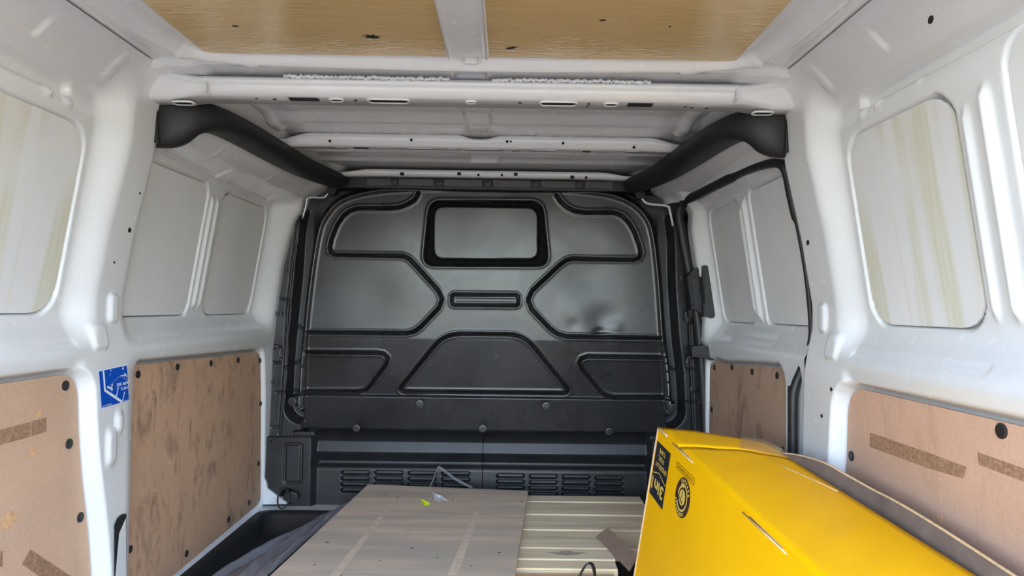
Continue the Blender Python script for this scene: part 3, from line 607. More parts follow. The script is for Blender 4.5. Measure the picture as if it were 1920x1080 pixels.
# bolted top flange
for (a, b) in [(688, 734), (747, 814), (832, 905), (924, 996), (1014, 1079), (1097, 1150)]:
    p, q = onY(a, 338, 2.562), onY(b, 338, 2.562); zt = onY((a+b)/2, 331.5+.006*(((a+b)/2-900)**2)/1000, 2.562)[2]
    box('top_flange', (p[0], 2.556, 1.182), (q[0], 2.566, max(1.2085, min(zt, 1.209))), MAT['flange'], bulk, .002)
for (px, py) in [(738, 331), (823, 330), (914, 330), (1005, 333), (1087, 338)]:
    p = onY(px, py, 2.548); box('bolt_tab', (p[0]-.015, 2.557, 1.182), (p[0]+.015, 2.564, 1.203), MAT['plastic'], bulk, .002)
    bolt('bolt', (p[0], 2.554, 1.1985), (0, -1, 0), .010, MAT['bolt'], bulk)
box('top_flange_back', (-.56, 2.567, 1.175), (.56, 2.60, 1.2095), MAT['plastic'], bulk)
# corner gussets of the bulkhead frame
for s in (-1, 1): prism('corner_gusset', [(s*.535, 2.555, 1.205), (s*.56, 2.555, 1.205), (s*.60, 2.555, 1.15), (s*.56, 2.555, 1.145)], (0, .03, 0), MAT['matt'], bulk)
# steel rim strips seen at the top corners
for s, pts in ((-1, [(620, 350), (613, 365), (604, 371), (578, 371), (574, 385), (567, 410)]), (1, [(1196, 352), (1204, 372), (1216, 382), (1250, 386), (1256, 395), (1262, 424)])):
    tube('frame_rim', smooth_path([onY(x, y, 2.562) for x, y in pts], 4), .0045, .0045, MAT['metal'] if s < 0 else MAT['white'], bulk, up=(0, 1, 0), m=6)


# ------------------------------------------------------------------ black corner trims under the roof
def trim(s, lab):
    rt = empty('roof_corner_trim', (s*.60, 1.6, 1.10)); tag(rt, lab, 'trim')
    #          centre (x,y,z)            across  up
    K = [((.752, 1.600, 1.158), .010, .052), ((.735, 1.603, 1.155), .022, .059), ((.700, 1.615, 1.161), .038, .058), ((.664, 1.645, 1.180), .046, .040), ((.638, 1.72, 1.188), .052, .029), ((.624, 1.85, 1.190), .052, .027), ((.612, 2.05, 1.190), .052, .028), ((.598, 2.25, 1.190), .050, .028), ((.572, 2.42, 1.192), .046, .028), ((.545, 2.535, 1.193), .040, .026)]
    path = smooth_path([(s*a[0], a[1], a[2]) for a, _, _ in K], 5)
    ra = [p[0] for p in smooth_path([(k[1], 0, 0) for k in K], 5)]; rb = [p[0] for p in smooth_path([(k[2], 0, 0) for k in K], 5)]
    tube('trim_body', path, ra, rb, MAT['matt'], rt, m=20, power=2.6)
    # mounting ear with its clip
    ear = round_corners([(s*.742, 1.578, 1.212), (s*.722, 1.575, 1.212), (s*.716, 1.575, 1.10), (s*.735, 1.578, 1.105)], .012, 4)
    prism('mounting_ear', ear, (0, .02, 0), MAT['plastic'], rt, .003)
    disc('clip', (s*.728, 1.575, 1.165), (0, -1, 0), .006, .003, MAT['bolt'], rt, 10)
trim(-1, 'black plastic corner trim under the roof, above the blue sticker pillar')
trim(1, 'black plastic corner trim under the roof, above the sliding door')

# ------------------------------------------------------------------ rail, seal and fittings of the door opening
yy = np.arange(1.60, 2.64, .01); zz2 = np.arange(1.108, 1.252, .006); Yq, Zq = np.meshgrid(yy, zz2, indexing='ij')
Xq = tz(T_M, Zq)-np.clip((Yq-1.62)/.95, 0, 1)*.05*S(Zq, 1.09, 1.16); Xq = Xq*(1-S(Yq, 2.5, 2.6))+np.minimum(tz(T_B, Zq), Xq)*S(Yq, 2.5, 2.6)
grid('roof_rail', np.stack([Xq, Yq, Zq+.026], -1), MAT['white'], wall_right)
for y in (): box('rail_seam', (.66, y-.001, 1.112), (.742, y+.001, 1.118), MAT['mastic'], wall_right)
seal = empty('door_seal', (.77, 1.66, 0)); tag(seal, 'black rubber seal round the sliding door opening', 'door seal')
far_s = [onY(x, y, 2.48) for x, y in [(1325, 900), (1323, 830), (1320, 750), (1313, 650), (1302, 560), (1286, 480), (1277, 430), (1273, 398)]]
top_s = [np.array([.716, 2.44, 1.124]), np.array([.727, 2.30, 1.128]), np.array([.733, 1.95, 1.124]), np.array([.738, 1.75, 1.112])]
near_s = [onY(x, y, 1.662) for x, y in [(1470, 312), (1484, 365), (1498, 430), (1512, 510), (1521, 600), (1519, 645), (1505, 690), (1491, 725), (1487, 760), (1487, 870), (1486, 1000)]]
sp = smooth_path(far_s+top_s+near_s, 6)
nf = len(sp); rr = [.0165 if i < nf*.45 else (.0125 if i < nf*.62 else (.007 if i < nf*.80 else .011)) for i in range(nf)]
tube('seal_bulb', sp, rr, rr, MAT['rubber'], seal, up=(0.9, .3, .1), m=10)
tube('seal_lip', smooth_path([onY(x, y, 1.70) for x, y in [(1483, 724), (1483, 760), (1483, 820), (1482, 900)]], 4), .008, .008, MAT['rubber'], seal, up=(1, 0, 0), m=8)
tube('seal_lip', smooth_path([onY(x, y, 2.50) for x, y in [(1330, 900), (1327, 780), (1319, 660), (1306, 560)]], 4), .0035, .0035, MAT['rubber'], seal, up=(1, 0, 0), m=8)
def pxprism(name, pts, Y, depth, mat, par, bev=0.0): return prism(name, [onY(x, y, Y) for x, y in pts], (0, depth, 0), mat, par, bev)
pxprism('latch_housing', [(1318, 498), (1337, 494), (1344, 540), (1352, 592), (1336, 597), (1320, 593)], 2.40, .075, MAT['plastic'], door_1, .004)
lh = pxprism('latch_handle', [(1289, 520), (1301, 503), (1318, 499), (1320, 592), (1308, 581), (1297, 579)], 2.43, .05, MAT['matt'], door_1, .003)
pxprism('handle_inset', [(1297, 524), (1311, 520), (1318, 570), (1303, 573)], 2.426, .01, MAT['plastic'], lh, .001)
pxprism('handle_slot', [(1313, 519), (1317, 518), (1323, 568), (1319, 570)], 2.395, .01, MAT['hole'], lh)
pxprism('housing_relief', round_corners([(1333, 527), (1341, 520), (1348, 570), (1340, 566)], 4, 3), 2.397, .01, MAT['matt'], door_1, .001)
br = pxprism('guide_bracket', [(1297, 650), (1326, 648), (1345, 653), (1347, 676), (1334, 676), (1324, 671), (1299, 669)], 2.40, .07, MAT['plastic'], door_1, .003)
for k in range(3): pxprism('bracket_rib', [(1303, 653+k*6), (1327, 652+k*6), (1328, 654+k*6), (1303, 655+k*6)], 2.397, .006, MAT['matt'], br)
pxprism('bracket_clip', [(1337, 656), (1344, 657), (1345, 672), (1339, 672)], 2.396, .006, MAT['rubber'], br)

# ------------------------------------------------------------------ plywood side linings
def lining(name, outline, s, mat, plugs, lab, marks=(), chips=()):
    Xf = .799
    c = np.mean(np.array(outline), 0); rt = empty(name, (s*Xf, c[0], min(p[1] for p in outline))); tag(rt, lab, 'lining panel')
    prism('panel', [(s*Xf, p[0], p[1]) for p in outline], (s*.007, 0, 0), mat, rt, .001)
    for (px, py, r) in plugs:
        p = onX(px, py, s*Xf); disc('hole_plug', p, (-s, 0, 0), r, .0035, MAT['plastic'], rt, 14)
    for q in marks:
        pts = [onX(x, y, s*(Xf-.0006)) for x, y in q]; prism('tape_residue', pts, (-s*.0003, 0, 0), MAT['residue'], rt)
    for (px, py, w) in chips:
        p = onX(px, py, s*(Xf-.0006)); q = []
        for k in range(12):
            a = 2*math.pi*k/12; rr2 = w*(.8+.3*random.random()); q.append((p[0], p[1]+math.cos(a)*rr2*1.3, p[2]+math.sin(a)*rr2*.8))
        prism('torn_patch', q, (-s*.0006, 0, 0), MAT['chip'], rt)
    return rt
lining('side_lining', PLY_NL, -1, MAT['ply_a'], [(122, 723, .0105), (129, 832, .0105), (150, 970, .0105)], 'tan hardboard side lining with dark tape strips, beside the blue sticker pillar',
    [[(-60, 822), (57, 791), (57, 819), (-60, 850)], [(59, 790), (87, 783), (87, 809), (59, 818)], [(57, 1030), (150, 1092), (132, 1120), (41, 1058)], [(-12, 1036), (5, 1033), (5, 1062), (-12, 1065)]], [(72, 776, .008), (62, 848, .010), (16, 975, .018)])
lining('side_lining', PLY_ML, -1, MAT['ply_b'], [(x, y, .0095) for x, y in [(258, 702), (332, 688), (395, 681), (446, 675), (487, 676), (488, 757), (484, 869), (467, 942), (428, 974), (349, 1038), (243, 1030)]], 'scuffed brown hardboard side lining between the sticker pillar and the bulkhead', (), [(318, 866, .006), (288, 920, .006)])
lining('side_lining', PLY_NR, 1, MAT['ply_d'], [(1879, 808, .0115), (1597, 855, .0105)], 'reddish hardboard side lining with long tape marks behind the yellow box',
    [[(1631, 811), (1735, 847), (1735, 876), (1631, 838)], [(1736, 847), (1812, 876), (1806, 897), (1736, 877)], [(1833, 848), (1925, 880), (1925, 905), (1835, 871)]], [(1762, 972, .008)])
lining('side_lining', PLY_D, 1, MAT['ply_c'], [(x, y, .0095) for x, y in [(1340, 689), (1373, 689), (1411, 697), (1458, 704), (1335, 768), (1468, 844)]], 'small dirty brown hardboard lining on the sliding door')

# ------------------------------------------------------------------ blue load sticker
def text_mesh(s, bold=0.0, align='CENTER'):
    cu = bpy.data.curves.new('t', 'FONT'); cu.body = s; cu.align_x = align; cu.offset = bold; cu.resolution_u = 3
    o = bpy.data.objects.new('t', cu); me = bpy.data.meshes.new_from_object(o)
    v = np.array([q.co[:] for q in me.vertices])[:, :2]; f = [tuple(p.vertices) for p in me.polygons]
    bpy.data.objects.remove(o); bpy.data.curves.remove(cu); bpy.data.meshes.remove(me)
    lo, hi = v.min(0), v.max(0); return (v-lo)/(hi-lo), f
def quadmap(q, u, v):                           # q: bottom-left, bottom-right, top-right, top-left
    q = [np.array(p) for p in q]; return q[0]*(1-u)*(1-v)+q[1]*u*(1-v)+q[2]*u*v+q[3]*(1-u)*v
SQ = [onX(x, y, -.770) for x, y in [(188, 768), (242, 751.5), (239, 683), (184, 695)]]
stk = empty('load_sticker', tuple(quadmap(SQ, .5, 0))); tag(stk, 'blue sticker with white lashing diagram and load figures, on the white pillar', 'sticker')
def stick(name, polys, mat, off):
    v = []; f = []
    for poly in polys:
        i0 = len(v)
        for (a, b) in poly:
            p = quadmap(SQ, a, b); v.append((on_left(p[1], p[2], off), p[1], p[2]))
        f.append(tuple(range(i0, len(v))))
    return pydata(name, v, f, mat, stk)
n_ = 14; stick('white_border', [[(i/n_, j/n_), ((i+1)/n_, j/n_), ((i+1)/n_, (j+1)/n_), (i/n_, (j+1)/n_)] for i in range(n_) for j in range(n_)], MAT['ink'], .0016)
def inset(t): return .025+.95*t
stick('blue_field', [[(inset(i/n_), inset(j/n_)), (inset((i+1)/n_), inset(j/n_)), (inset((i+1)/n_), inset((j+1)/n_)), (inset(i/n_), inset((j+1)/n_))] for i in range(n_) for j in range(n_)], MAT['blue'], .0024)
def bar(a, b, w, n=4):
    a, b = np.array(a), np.array(b); d = (b-a)/np.linalg.norm(b-a); nrm = np.array([-d[1], d[0]])*w/2; out = []
    for i in range(n):
        p, q = a+(b-a)*i/n, a+(b-a)*(i+1)/n; out.append([tuple(p+nrm), tuple(p-nrm), tuple(q-nrm), tuple(q+nrm)])
    return out
stick('diagram_line', bar((.155, .97), (.155, .46), .055)+bar((.15, .47), (.70, .04), .065), MAT['ink'], .0032)
stick('diagram_line', bar((.30, .54), (.69, .74), .016)+bar((.69, .74), (.98, .56), .016), MAT['inkb'], .0032)
stick('lashing_mark', bar((.42, .58), (.36, .45), .035, 2)+bar((.24, .54), (.40, .44), .05, 2)+bar((.36, .42), (.41, .46), .05, 1), MAT['ink'], .0032)
stick('lashing_mark', bar((.72, .74), (.88, .72), .03, 2)+bar((.86, .78), (.93, .68), .03, 1)+bar((.86, .78), (.85, .69), .03, 1), MAT['ink'], .0032)
for a, b in (((.60, .43), (.53, .25)), ((.82, .27), (.73, .07)), ((.83, .98), (.82, .91))): stick('arrow_mark', bar(a, b, .025, 2)+bar((a[0]-.02, a[1]), (a[0]+.02, a[1]+.005), .03, 1)+bar((b[0]-.025, b[1]), (b[0]+.025, b[1]), .035, 1), MAT['ink'], .0032)
stick('diagram_dot', [[(.36+.025*math.cos(t), .835+.02*math.sin(t)) for t in np.linspace(0, 6.28, 9)[:-1]]]+bar((.38, .98), (.41, .91), .035, 2), MAT['inkb'], .0032)
def sticktext(s, a0, a1, b0, b1, bold=.02):
    v, f = text_mesh(s, bold); stick('lettering', [[(a0+(a1-a0)*v[i][0], b0+(b1-b0)*v[i][1]) for i in p] for p in f], MAT['ink'], .0032)
sticktext('500 daN', .56, .955, .475, .56); sticktext('5 kN', .70, .935, .345, .425); sticktext('ISO 27956', .04, .36, .035, .085, .0)
stick('fine_print', bar((.77, .047), (.96, .047), .02), MAT['inkb'], .0032)

# ------------------------------------------------------------------ tray and film at the left side of the floor
tray = empty('floor_tray', (-.60, 1.9, -.074)); tag(tray, 'black plastic floor tray with rounded corners, below the scuffed brown lining', 'tray')
def rrect(x0, x1, y0, y1, r, z, n=6): return [(p[0], p[1], z) for p in round_corners([(x0, y0), (x1, y0), (x1, y1), (x0, y1)], r, n)]
rings = [rrect(-.79, -.40, .9, 2.512, .05, -.073), rrect(-.79, -.40, .9, 2.512, .05, .001), rrect(-.784, -.406, .906, 2.506, .05, .003), rrect(-.772, -.418, .918, 2.492, .055, .0), rrect(-.766, -.424, .924, 2.485, .06, -.012), rrect(-.745, -.445, .945, 2.455, .06, -.058), rrect(-.735, -.455, .955, 2.44, .05, -.066)]
loft('tray_shell', rings, MAT['rubber'], tray)
tag(tray, None)
fl_n, fl_m = 70, 26; Pf = np.zeros((fl_n, fl_m, 3)); left = smooth_path([(652, 951), (610, 962), (572, 984), (530, 1006), (470, 1038), (418, 1068), (350, 1120), (270, 1190)], 10); right = smooth_path([(690, 940), (655, 946), (620, 975), (580, 1008), (530, 1055), (490, 1092), (430, 1150), (380, 1200)], 10)
nz = rng.standard_normal((fl_n, fl_m)); _k = np.array([.25, .5, .25])
for _ in range(2): nz = np.apply_along_axis(lambda q: np.convolve(q, _k, 'same'), 0, np.apply_along_axis(lambda q: np.convolve(q, _k, 'same'), 1, nz))
nz *= 2.2
for i in range(fl_n):
    a, b = np.array(left[i]), np.array(right[i])
    for j in range(fl_m):
        t = j/(fl_m-1); zz = -.01+.07*S(np.array(t), .1, .9)
        p = onZ(a[0]*(1-t)+b[0]*t, a[1]*(1-t)+b[1]*t, zz)
        w = .009*math.sin(j*.55+1.4*math.sin(i*.07)+.6)+.005*math.sin(j*1.1-i*.13)+.004*math.sin(i*.25+j*.2)+.003*nz[i, j]
        p[2] += w*(1 if 0 < t < 1 else .3); Pf[i, j] = p
    Pf[i, :, 1] = np.minimum(Pf[i, :, 1], 2.50-.004*np.arange(fl_m)/fl_m-.0005*(fl_n-i))
    Pf[i, :, 0] = np.clip(Pf[i, :, 0], -.76, -.33)
fm = grid('plastic_film', Pf, MAT['film']); tag(fm, 'crumpled clear plastic film slipping from the plywood board into the black tray', 'plastic film')
ringo = empty('lashing_ring', onY(540, 945, 2.53)); tag(ringo, 'black lashing ring at the bottom corner of the bulkhead', 'lashing ring')
rc = onY(531, 935, 2.515); tube('ring', [(rc[0]+.020*math.cos(t), 2.515+.012*math.sin(t), rc[2]+.032*math.sin(t)) for t in np.linspace(0, 2*math.pi, 24, endpoint=False)], .0030, .0030, MAT['matt'], ringo, up=(0, 1, .1), m=8, closed=True)
rb_ = onY(547, 933, 2.52); bolt('ring_bolt', (rb_[0], 2.53, rb_[2]), (0, -1, 0), .019, MAT['bolt'], ringo)
box('ring_lug', (rb_[0]-.03, 2.53, rb_[2]-.014), (rb_[0]+.016, 2.555, rb_[2]+.014), MAT['matt'], ringo, .004)
# white foot of the side post beside the bulkhead, cut at a slant
prism('post_foot', [onY(x, y, 2.552) for x, y in [(488, 880), (499, 905), (501, 916), (540, 945), (488, 946)]], (0, .05, 0), MAT['white'], wall_left)
prism('sill_slot', [onZ(x, y, .0008) for x, y in [(613, 945), (633, 938), (700, 938), (690, 945)]], (0, 0, .0006), MAT['hole'], sill)

# ------------------------------------------------------------------ planks and plywood board
ZP = .085
ys_px = [928, 940, 952.5, 965, 978, 993.5, 1011, 1028, 1048.5, 1065]
ys_w = [onZ(985, y, ZP)[1] for y in ys_px]
desc = ['farthest from the camera, at the bulkhead', 'second from the bulkhead', 'third from the bulkhead', 'fourth from the bulkhead', 'fifth from the bulkhead', 'sixth, just reached by the cardboard strip', 'seventh, under the middle of the cardboard strip', 'with the grey smudge', 'front one, at the black strap loop']
for k in range(9):
    y1, y0 = ys_w[k], ys_w[k+1]; dz = [0, -.002, .0015, -.001, .001, -.0015, .001, 0, -.002][k]; x0 = -.37+.008*random.random(); x1 = .55+.01*random.random()
    if k == 8: x1 = .372
    if k == 7: x1 = .375
    bm = bmesh.new(); bmesh.ops.create_cube(bm, size=1)
    for v in bm.verts: v.co = Vector((v.co.x*(x1-x0), v.co.y*(y1-y0-.0022), v.co.z*.034))
    es = [e for e in bm.edges if abs((e.verts[0].co-e.verts[1].co).x) > .1 and e.verts[0].co.z > 0]
    bmesh.ops.bevel(bm, geom=es, offset=.0045, segments=2, affect='EDGES')
    o = bm_obj('timber_plank', bm, MAT['plank']); o.data.materials.append(MAT['fresh']); o.location = ((x0+x1)/2, (y0+y1)/2, ZP-.017+dz)
    for p in o.data.polygons:
        if p.normal.y < -.3: p.material_index = 1
    tag(o, f'pale timber plank beside the plywood board, {desc[k]}', 'plank', 'row of pale timber planks')
for (xa, lab) in ((-.25, 'wooden bearer under the timber planks below the plywood board'), (.25, 'wooden bearer under the timber planks near the yellow box')):
    tag(box('timber_bearer', (xa-.03, 1.77, -.075), (xa+.03, 2.40, ZP-.037), MAT['pinkwood'], None, .003), lab, 'bearer')
tag(box('front_batten', (-.30, 1.712, .040), (.36, 1.740, .079), MAT['pinkwood'], None, .003), 'reddish batten along the front of the timber planks', 'batten')
smg = onZ(1062, 1037, ZP+.0012); sm = [o for o in COL.objects if o.name.startswith('timber_plank')][7]
q = [(smg[0]+.045*math.cos(t)*(1+.3*math.sin(5*t)), smg[1]+.014*math.sin(t)*(1+.3*math.cos(4*t)), ZP+.0006) for t in np.linspace(0, 6.283, 22, endpoint=False)]
put(prism('grey_smudge', q, (0, 0, .0004), plain('smudge', (0.40, 0.345, 0.28), .8, var=.4, s=150)), sm)
ZB = .102
fl_, fr_ = onZ(690, 908, ZB), onZ(990, 920, ZB); nl_, nr_ = onZ(505, 1080, ZB), onZ(965, 1080, ZB)
nl_ = fl_+(nl_-fl_)*1.28; nr_ = fr_+(nr_-fr_)*1.28
bd = empty('plywood_board', tuple((fl_+nr_)/2)); bd.location.z = ZB-.014; bpy.context.view_layer.update(); tag(bd, 'large weathered plywood board lying on the timber planks', 'board')
prism('sheet', [fl_, fr_, nr_, nl_], (0, 0, -.0135), MAT['board'], bd, .001)
pale = plain('pale_rub', (0.70, 0.57, 0.445), .7, var=.15, s=60)
for q in ([(726, 950), (733, 950), (632, 1085), (614, 1085)], [(890, 958), (900, 958), (856, 1085), (836, 1085)]): prism('pale_rub_mark', [onZ(x, y, ZB+.0003) for x, y in q], (0, 0, .0003), pale, bd)
for (px, py) in [(721, 930), (849, 936), (978, 940), (745, 933), (614, 1017), (773, 1028), (936, 1036), (713, 1051), (590, 1059), (765, 995), (884, 1061), (640, 1079), (820, 1046), (700, 975)]:
    p = onZ(px, py, ZB); disc('screw_hole', (p[0], p[1], ZB), (0, 0, 1), .0042 if py < 941 or px in (614, 773, 936) else .0025, .0006, MAT['knot'], bd, 8)
sc_ = onZ(799, 942, ZB)
def scrap(name, pts, mat, lab, cat, lift=.006):
    v = [onZ(x, y, ZB+.001+h*lift) for x, y, h in pts]; n = len(v); c = np.mean(v, 0); c[2] = ZB+.004
    vv = v+[c]+[p+np.array([0, 0, .0012]) for p in v]+[c+np.array([0, 0, .0012])]
    f = [(i, (i+1) % n, n) for i in range(n)]+[(n+1+i, 2*n+1, n+1+(i+1) % n) for i in range(n)]+[(i, n+1+i, n+1+(i+1) % n, (i+1) % n) for i in range(n)]
    tag(pydata(name, vv, f, mat), lab, cat)
scrap('paper_scrap', [(788, 937, 0), (793, 937, 1.5), (801, 942, 1), (807, 945, 0), (802, 948, 0), (795, 946, .5)], MAT['acid'], 'tiny acid-yellow scrap lying on the plywood board', 'scrap')
scrap('film_scrap', [(810, 921, 2), (815, 926, 2.5), (828, 930, 1.2), (839, 939, 0), (829, 937, .5), (824, 942, 0), (814, 936, .6)], MAT['scrap'], 'torn pale plastic scrap lying on the plywood board', 'scrap')
def ribbon(name, path, w, side, mat, lab, cat, t=.0012):
    side = np.array(side, float)/np.linalg.norm(side); rings = []; N = len(path)
    for i, p in enumerate(path):
        tt = path[min(i+1, N-1)]-path[max(i-1, 0)]; tt = tt/np.linalg.norm(tt); nn = np.cross(tt, side); nn /= np.linalg.norm(nn)
        rings.append([p+side*w/2+nn*t, p-side*w/2+nn*t, p-side*w/2-nn*t, p+side*w/2-nn*t])
    return tag(loft(name, rings, mat, None, False), lab, cat)
ribbon('strapping_band', smooth_path([onY(x, y, Y) for x, y, Y in [(804, 918, 2.48), (812, 900, 2.49), (821, 878, 2.50), (832, 882, 2.50), (855, 899, 2.50), (886, 915, 2.50)]], 5), .010, (0, .5, .8), MAT['strap'], 'grey plastic strapping band sticking up behind the plywood board', 'band')
ribbon('strap_loop', smooth_path([onY(x, y, Y) for x, y, Y in [(1078, 1105, 1.70), (1088, 1078, 1.70), (1098, 1060, 1.695), (1106, 1056, 1.69), (1112, 1062, 1.685), (1115, 1080, 1.68), (1113, 1110, 1.68)]], 6), .014, (.45, .85, -.1), MAT['webbing'], 'black webbing strap loop in front of the timber planks', 'strap', .0015)
cs = [onZ(x, y, z) for x, y, z in [(1120, 1007, ZP+.004), (1141, 990, ZP+.030), (1200, 1052, ZP+.030), (1215, 1105, ZP+.02), (1190, 1090, ZP+.002)]]
cs = [onZ(1119, 1008, ZP+.003), onZ(1141, 991, ZP+.022), onZ(1196, 1046, ZP+.022), onZ(1180, 1072, ZP+.003)]
nn = np.cross(cs[1]-cs[0], cs[3]-cs[0]); nn /= np.linalg.norm(nn); nn = nn if nn[2] > 0 else -nn
tag(prism('cardboard_strip', cs, nn*.004, MAT['kraft']), 'brown cardboard strip lying askew on the planks against the yellow box', 'cardboard')
n1, m1 = 24, 12; Ps = np.zeros((n1, m1, 3))
for i in range(n1):
    for j in range(m1):
        x = -.02+.40*i/(n1-1); t = j/(m1-1); Ps[i, j] = (x, 1.708-.10*t+.006*math.sin(i*1.1+j), .070-.055*t+.006*math.sin(i*.9+2*j*.4)+.004*rng.standard_normal()-.02*abs(i/(n1-1)-.5))
tag(grid('white_wrapping', Ps, MAT['sheetw']), 'crinkled white plastic wrapping hanging from the front of the planks', 'plastic film')

# ------------------------------------------------------------------ big yellow carton
ct = empty('yellow_carton', (.57, 1.2, -.075)); tag(ct, 'big bright yellow cardboard carton with black print, lying along the reddish lining', 'carton')
A_ = onY(1235, 803, 1.69); D_ = onY(1530, 1080, .92); B_ = A_+(D_-A_)*.22; T1 = A_+(D_-A_)*1.42
Lb = onY(1190, 1080, 1.69); Lb = A_+(Lb-A_)*((A_[2]+.074)/(A_[2]-Lb[2])); Lb2 = T1+(Lb-A_)*((T1[2]+.074)/(A_[2]-Lb[2]))
R0 = onY(1477, 860, 1.50); R1 = onY(1827, 1081, .96); R2 = R0+(R1-R0)*1.5; F1 = onY(1300, 809, 1.685); F2 = onY(1432, 831, 1.62); F3 = onY(1466, 851, 1.54)
nL = np.cross(T1-A_, Lb-A_); nL /= np.linalg.norm(nL); nL = nL if nL[0] < 0 else -nL
def panel(name, pts, th, mat, par=ct, bev=.001): return prism(name, pts, th, mat, par, bev)
panel('side_panel', [A_, T1, Lb2, Lb], -nL*.005, MAT['yellow'])
C_ = onP(1395, 961, A_, nL)
v = [A_, F1, F2, F3, R0, R2, T1, D_, B_]
# top: folded along the line B-F2, softly bowed between the two long edges
nt, mt = 40, 14; Pt = np.zeros((nt, mt, 3))
def toprow(t):
    a = B_+(T1-B_)*t; b = R0+(R2-R0)*t; return a, b
for i in range(nt):
    a, b = toprow(i/(nt-1))
    for j in range(mt):
        t = j/(mt-1); p = a+(b-a)*t; p = p+np.array([0, 0, .006*math.sin(math.pi*t)*(1-.3*i/nt)+.0012*math.sin(i*1.3+j)*math.sin(math.pi*t)]); Pt[i, j] = p
top = grid('top_flap', Pt, MAT['yellow'], ct, smooth=True); sol = top.modifiers.new('thickness', 'SOLIDIFY'); sol.thickness = .005; sol.offset = 0
def along(pts, n):
    L = np.concatenate([[0], np.cumsum([np.linalg.norm(np.array(b)-np.array(a)) for a, b in zip(pts[:-1], pts[1:])])]); t = np.linspace(0, L[-1], n)
    return np.stack([np.interp(t, L, [p[k] for p in pts]) for k in range(3)], -1)
fe = along([A_, F1, F2, F3, R0], mt); Pe = np.zeros((7, mt, 3))
for i in range(7): Pe[i] = fe+(Pt[0]-fe)*i/6; Pe[i, :, 2] += .003*math.sin(math.pi*i/6)*np.sin(np.linspace(0, math.pi, mt))
fa = grid('end_flap', Pe, MAT['yellow'], ct, smooth=True); sf = fa.modifiers.new('thickness', 'SOLIDIFY'); sf.thickness = .005; sf.offset = 0
def down(p, z=-.073): return np.array([p[0], p[1], z])
panel('end_panel', [A_-np.array([-.001, .002, .004]), F1-np.array([0, .003, .006]), F2-np.array([0, .003, .008]), F3-np.array([0, .003, .008]), down(F3)-np.array([0, .06, 0]), Lb+np.array([.002, -.002, 0])][:2]+[down(F1)-np.array([.04, .002, 0]), Lb+np.array([.002, -.002, .0])], (0, -.004, 0), MAT['yellow'])
panel('end_panel', [F1-np.array([0, .004, .007]), F2-np.array([0, .004, .008]), down(F2)-np.array([0, .004, 0]), down(F1)-np.array([.04, .004, 0])], (0, -.004, 0), MAT['kraft'])
# far side panel, sprung away from the top so that the inside shows
edge_px = [(1467, 850, 1.526), (1499, 854, 1.468), (1546, 868, 1.388), (1588, 891, 1.32), (1640, 920, 1.238), (1681, 941, 1.17), (1758, 987, 1.065), (1893, 1074, .913), (2120, 1222, .735)]
ep = smooth_path([onY(x, y, Y) for x, y, Y in edge_px], 5); n = len(ep); pv = []; zs = 8
Pp = np.zeros((n, zs, 3))
for i, p in enumerate(ep):
    for j in range(zs):
        t = j/(zs-1); Pp[i, j] = (p[0]+.014*math.sin(t*3.1)-.006*t, p[1], p[2]*(1-t)+(-.07)*t)
sp_ = grid('sprung_side', Pp, MAT['inside'], ct); so_ = sp_.modifiers.new('thickness', 'SOLIDIFY'); so_.thickness = .004
tube('torn_edge', ep, .0030, .0022, MAT['worn'], ct, m=6)
panel('near_end', [T1, R2, down(R2), Lb2], (0, -.004, 0), MAT['yellow'])
# worn corner, slits along the fold, clear tape at the far corner
def face(x, y, off=.0012): return onP(x, y, A_, nL)+nL*off
def on_top(x, y, off=.0015):
    a, b, c = B_, R0, T1; nrm = np.cross(b-a, c-a); nrm /= np.linalg.norm(nrm); nrm = nrm if nrm[2] > 0 else -nrm
    return onP(x, y, a+nrm*.006, nrm)+nrm*off
tube('worn_edge', [A_+(Lb-A_)*t+nL*.001 for t in np.linspace(0, .8, 8)], .0022, .0022, MAT['worn'], ct, up=(0, 1, 0), m=6)
tube('worn_edge', [A_+(D_-A_)*t+np.array([-.0005, 0, .001]) for t in np.linspace(.0, .10, 4)], .003, .003, MAT['worn'], ct, m=6)
for (p, q) in (((1262, 831), (1300, 868)), ((1394, 961), (1477, 1040))):
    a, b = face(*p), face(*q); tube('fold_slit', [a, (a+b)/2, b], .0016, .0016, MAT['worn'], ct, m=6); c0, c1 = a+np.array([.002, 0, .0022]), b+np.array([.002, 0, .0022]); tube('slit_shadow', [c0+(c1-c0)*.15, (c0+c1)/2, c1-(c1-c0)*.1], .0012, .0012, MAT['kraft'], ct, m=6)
tube('scored_line', [on_top(x, y, .0) for x, y in [(1440, 858), (1480, 880), (1530, 902), (1570, 921)]], .0016, .0010, MAT['worn'], ct, m=6)
tv = [F2, F3, R0, R0+(R2-R0)*.04, (B_*.45+R0*.55), (F1*.3+F2*.7)]
pydata('clear_tape', [p+np.array([0, -.002, .009+.004*math.sin(k*2)]) for k, p in enumerate(tv)]+[np.mean(tv, 0)+np.array([0, 0, .011])], [(i, (i+1) % 6, 6) for i in range(6)], MAT['tape'], ct)
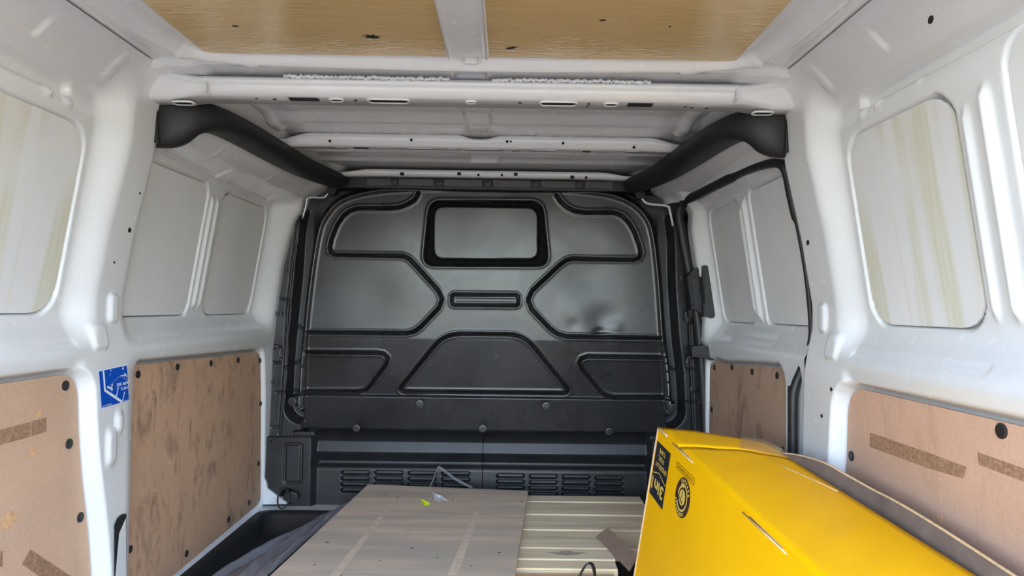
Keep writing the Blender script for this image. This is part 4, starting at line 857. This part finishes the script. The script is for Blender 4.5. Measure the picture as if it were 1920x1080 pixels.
# print on the side panel: turned upside down
LQ = [face(x, y, .0008) for x, y in [(1258, 851), (1233, 826), (1218, 923), (1242, 956)]]      # text frame: bottom-left, bottom-right, top-right, top-left
lab = pydata('printed_label', LQ, [(0, 1, 2, 3)], MAT['print'], ct)
def lettering(s, a0, a1, b0, b1, Q=LQ, mat='yprint', off=.0008, bold=.015, par=ct):
    vv, f = text_mesh(s, bold); pts = [quadmap(Q, a0+(a1-a0)*x, b0+(b1-b0)*y)+nL*off for x, y in vv]
    return pydata('lettering', pts, f, MAT[mat], par)
lettering('3in1', .07, .93, .645, .875, bold=.03, par=lab); lettering('UNDERLAY', .05, .86, .34, .43, par=lab); lettering('FOIL', .32, .72, .205, .295, par=lab); lettering('TAPE', .28, .72, .07, .16, par=lab)
def qbar(a, b, w):
    a, b = np.array(a), np.array(b); d = (b-a)/np.linalg.norm(b-a); nr = np.array([-d[1], d[0]])*w/2
    return [quadmap(LQ, *p)+nL*.0008 for p in (a+nr, a-nr, b-nr, b+nr)]
pydata('label_roof_line', qbar((.02, .59), (.52, .50), .016)+qbar((.52, .50), (.99, .60), .016), [(0, 1, 2, 3), (4, 5, 6, 7)], MAT['yprint'], lab)
e_c = face(1280, 933, .0008); du = (T1-A_)/np.linalg.norm(T1-A_); dv = np.cross(nL, du); dv = dv if dv[2] > 0 else -dv
ry = np.linalg.norm(face(1280, 896)-face(1280, 970))/2; rx = np.linalg.norm(face(1267, 933-12)-face(1293, 933+12))/2
def oval(r0, r1, off, mat, name, a0=0, a1=2*math.pi, n=36, par=None):
    v = []; f = []
    for k in range(n+1):
        a = a0+(a1-a0)*k/n; d = du*rx*math.cos(a)+dv*ry*math.sin(a); v += [e_c+d*r0+nL*off, e_c+d*r1+nL*off]
    for k in range(n): f.append((2*k, 2*k+1, 2*k+3, 2*k+2))
    return pydata(name, v, f, mat, par or ct)
emb = oval(0, 1.0, 0, MAT['brownprint'], 'round_emblem'); oval(.60, .70, .0007, MAT['yprint'], 'emblem_ring', -2.6, 2.2, par=emb); oval(.02, .40, .0007, MAT['yprint'], 'emblem_leaf', par=emb); oval(.50, .62, .0007, MAT['yprint'], 'emblem_ring', 1.5, 3.2, par=emb)
a_ = e_c+nL*.0014; pydata('emblem_stem', [a_+du*rx*.02+dv*ry*.36, a_-du*rx*.05+dv*ry*.36, a_-du*rx*.05-dv*ry*.02, a_+du*rx*.02-dv*ry*.02, a_-du*rx*.3-dv*ry*.12, a_-du*rx*.26-dv*ry*.05, a_+du*rx*.15-dv*ry*.22, a_+du*rx*.12-dv*ry*.3], [(0, 1, 2, 3), (4, 5, 6, 7)], MAT['brownprint'], emb)
for s_, a0, a1, flip in (('IIIIIIIII', 3.45, 5.35, 1), ('IIIIIII', .35, 2.2, 1)):   # unreadable strokes of the worn lettering round the ring
    for k, chx in enumerate(s_):
        vv, f = text_mesh(chx, .02); a = a0+(a1-a0)*(k+.5)/len(s_); rad = np.array([math.cos(a), math.sin(a)]); tan = np.array([-rad[1], rad[0]])
        pts = []
        for x, y in vv:
            q2 = rad*(.76+.17*y)+tan*(.5-x)*.10; pts.append(e_c+du*rx*q2[0]+dv*ry*q2[1]+nL*.0007)
        pydata('worn_stroke', pts, f, MAT['yprint'], emb)
WQ = [face(x, y, .0008) for x, y in [(1302, 901), (1270, 867), (1271, 877), (1302, 910)]]
WQ = [face(x, y, .0008) for x, y in [(1302.5, 898), (1270, 866), (1269.5, 877), (1301.5, 910)]]
fr = [quadmap(WQ, *p) for p in [(0, 0), (1, 0), (1, 1), (0, 1)]]
tube('web_frame', fr, .0006, .0006, MAT['brownprint'], ct, m=4, closed=True)
lettering('www.floor-expert.com', .06, .94, .25, .78, Q=WQ, mat='brownprint', bold=.02)
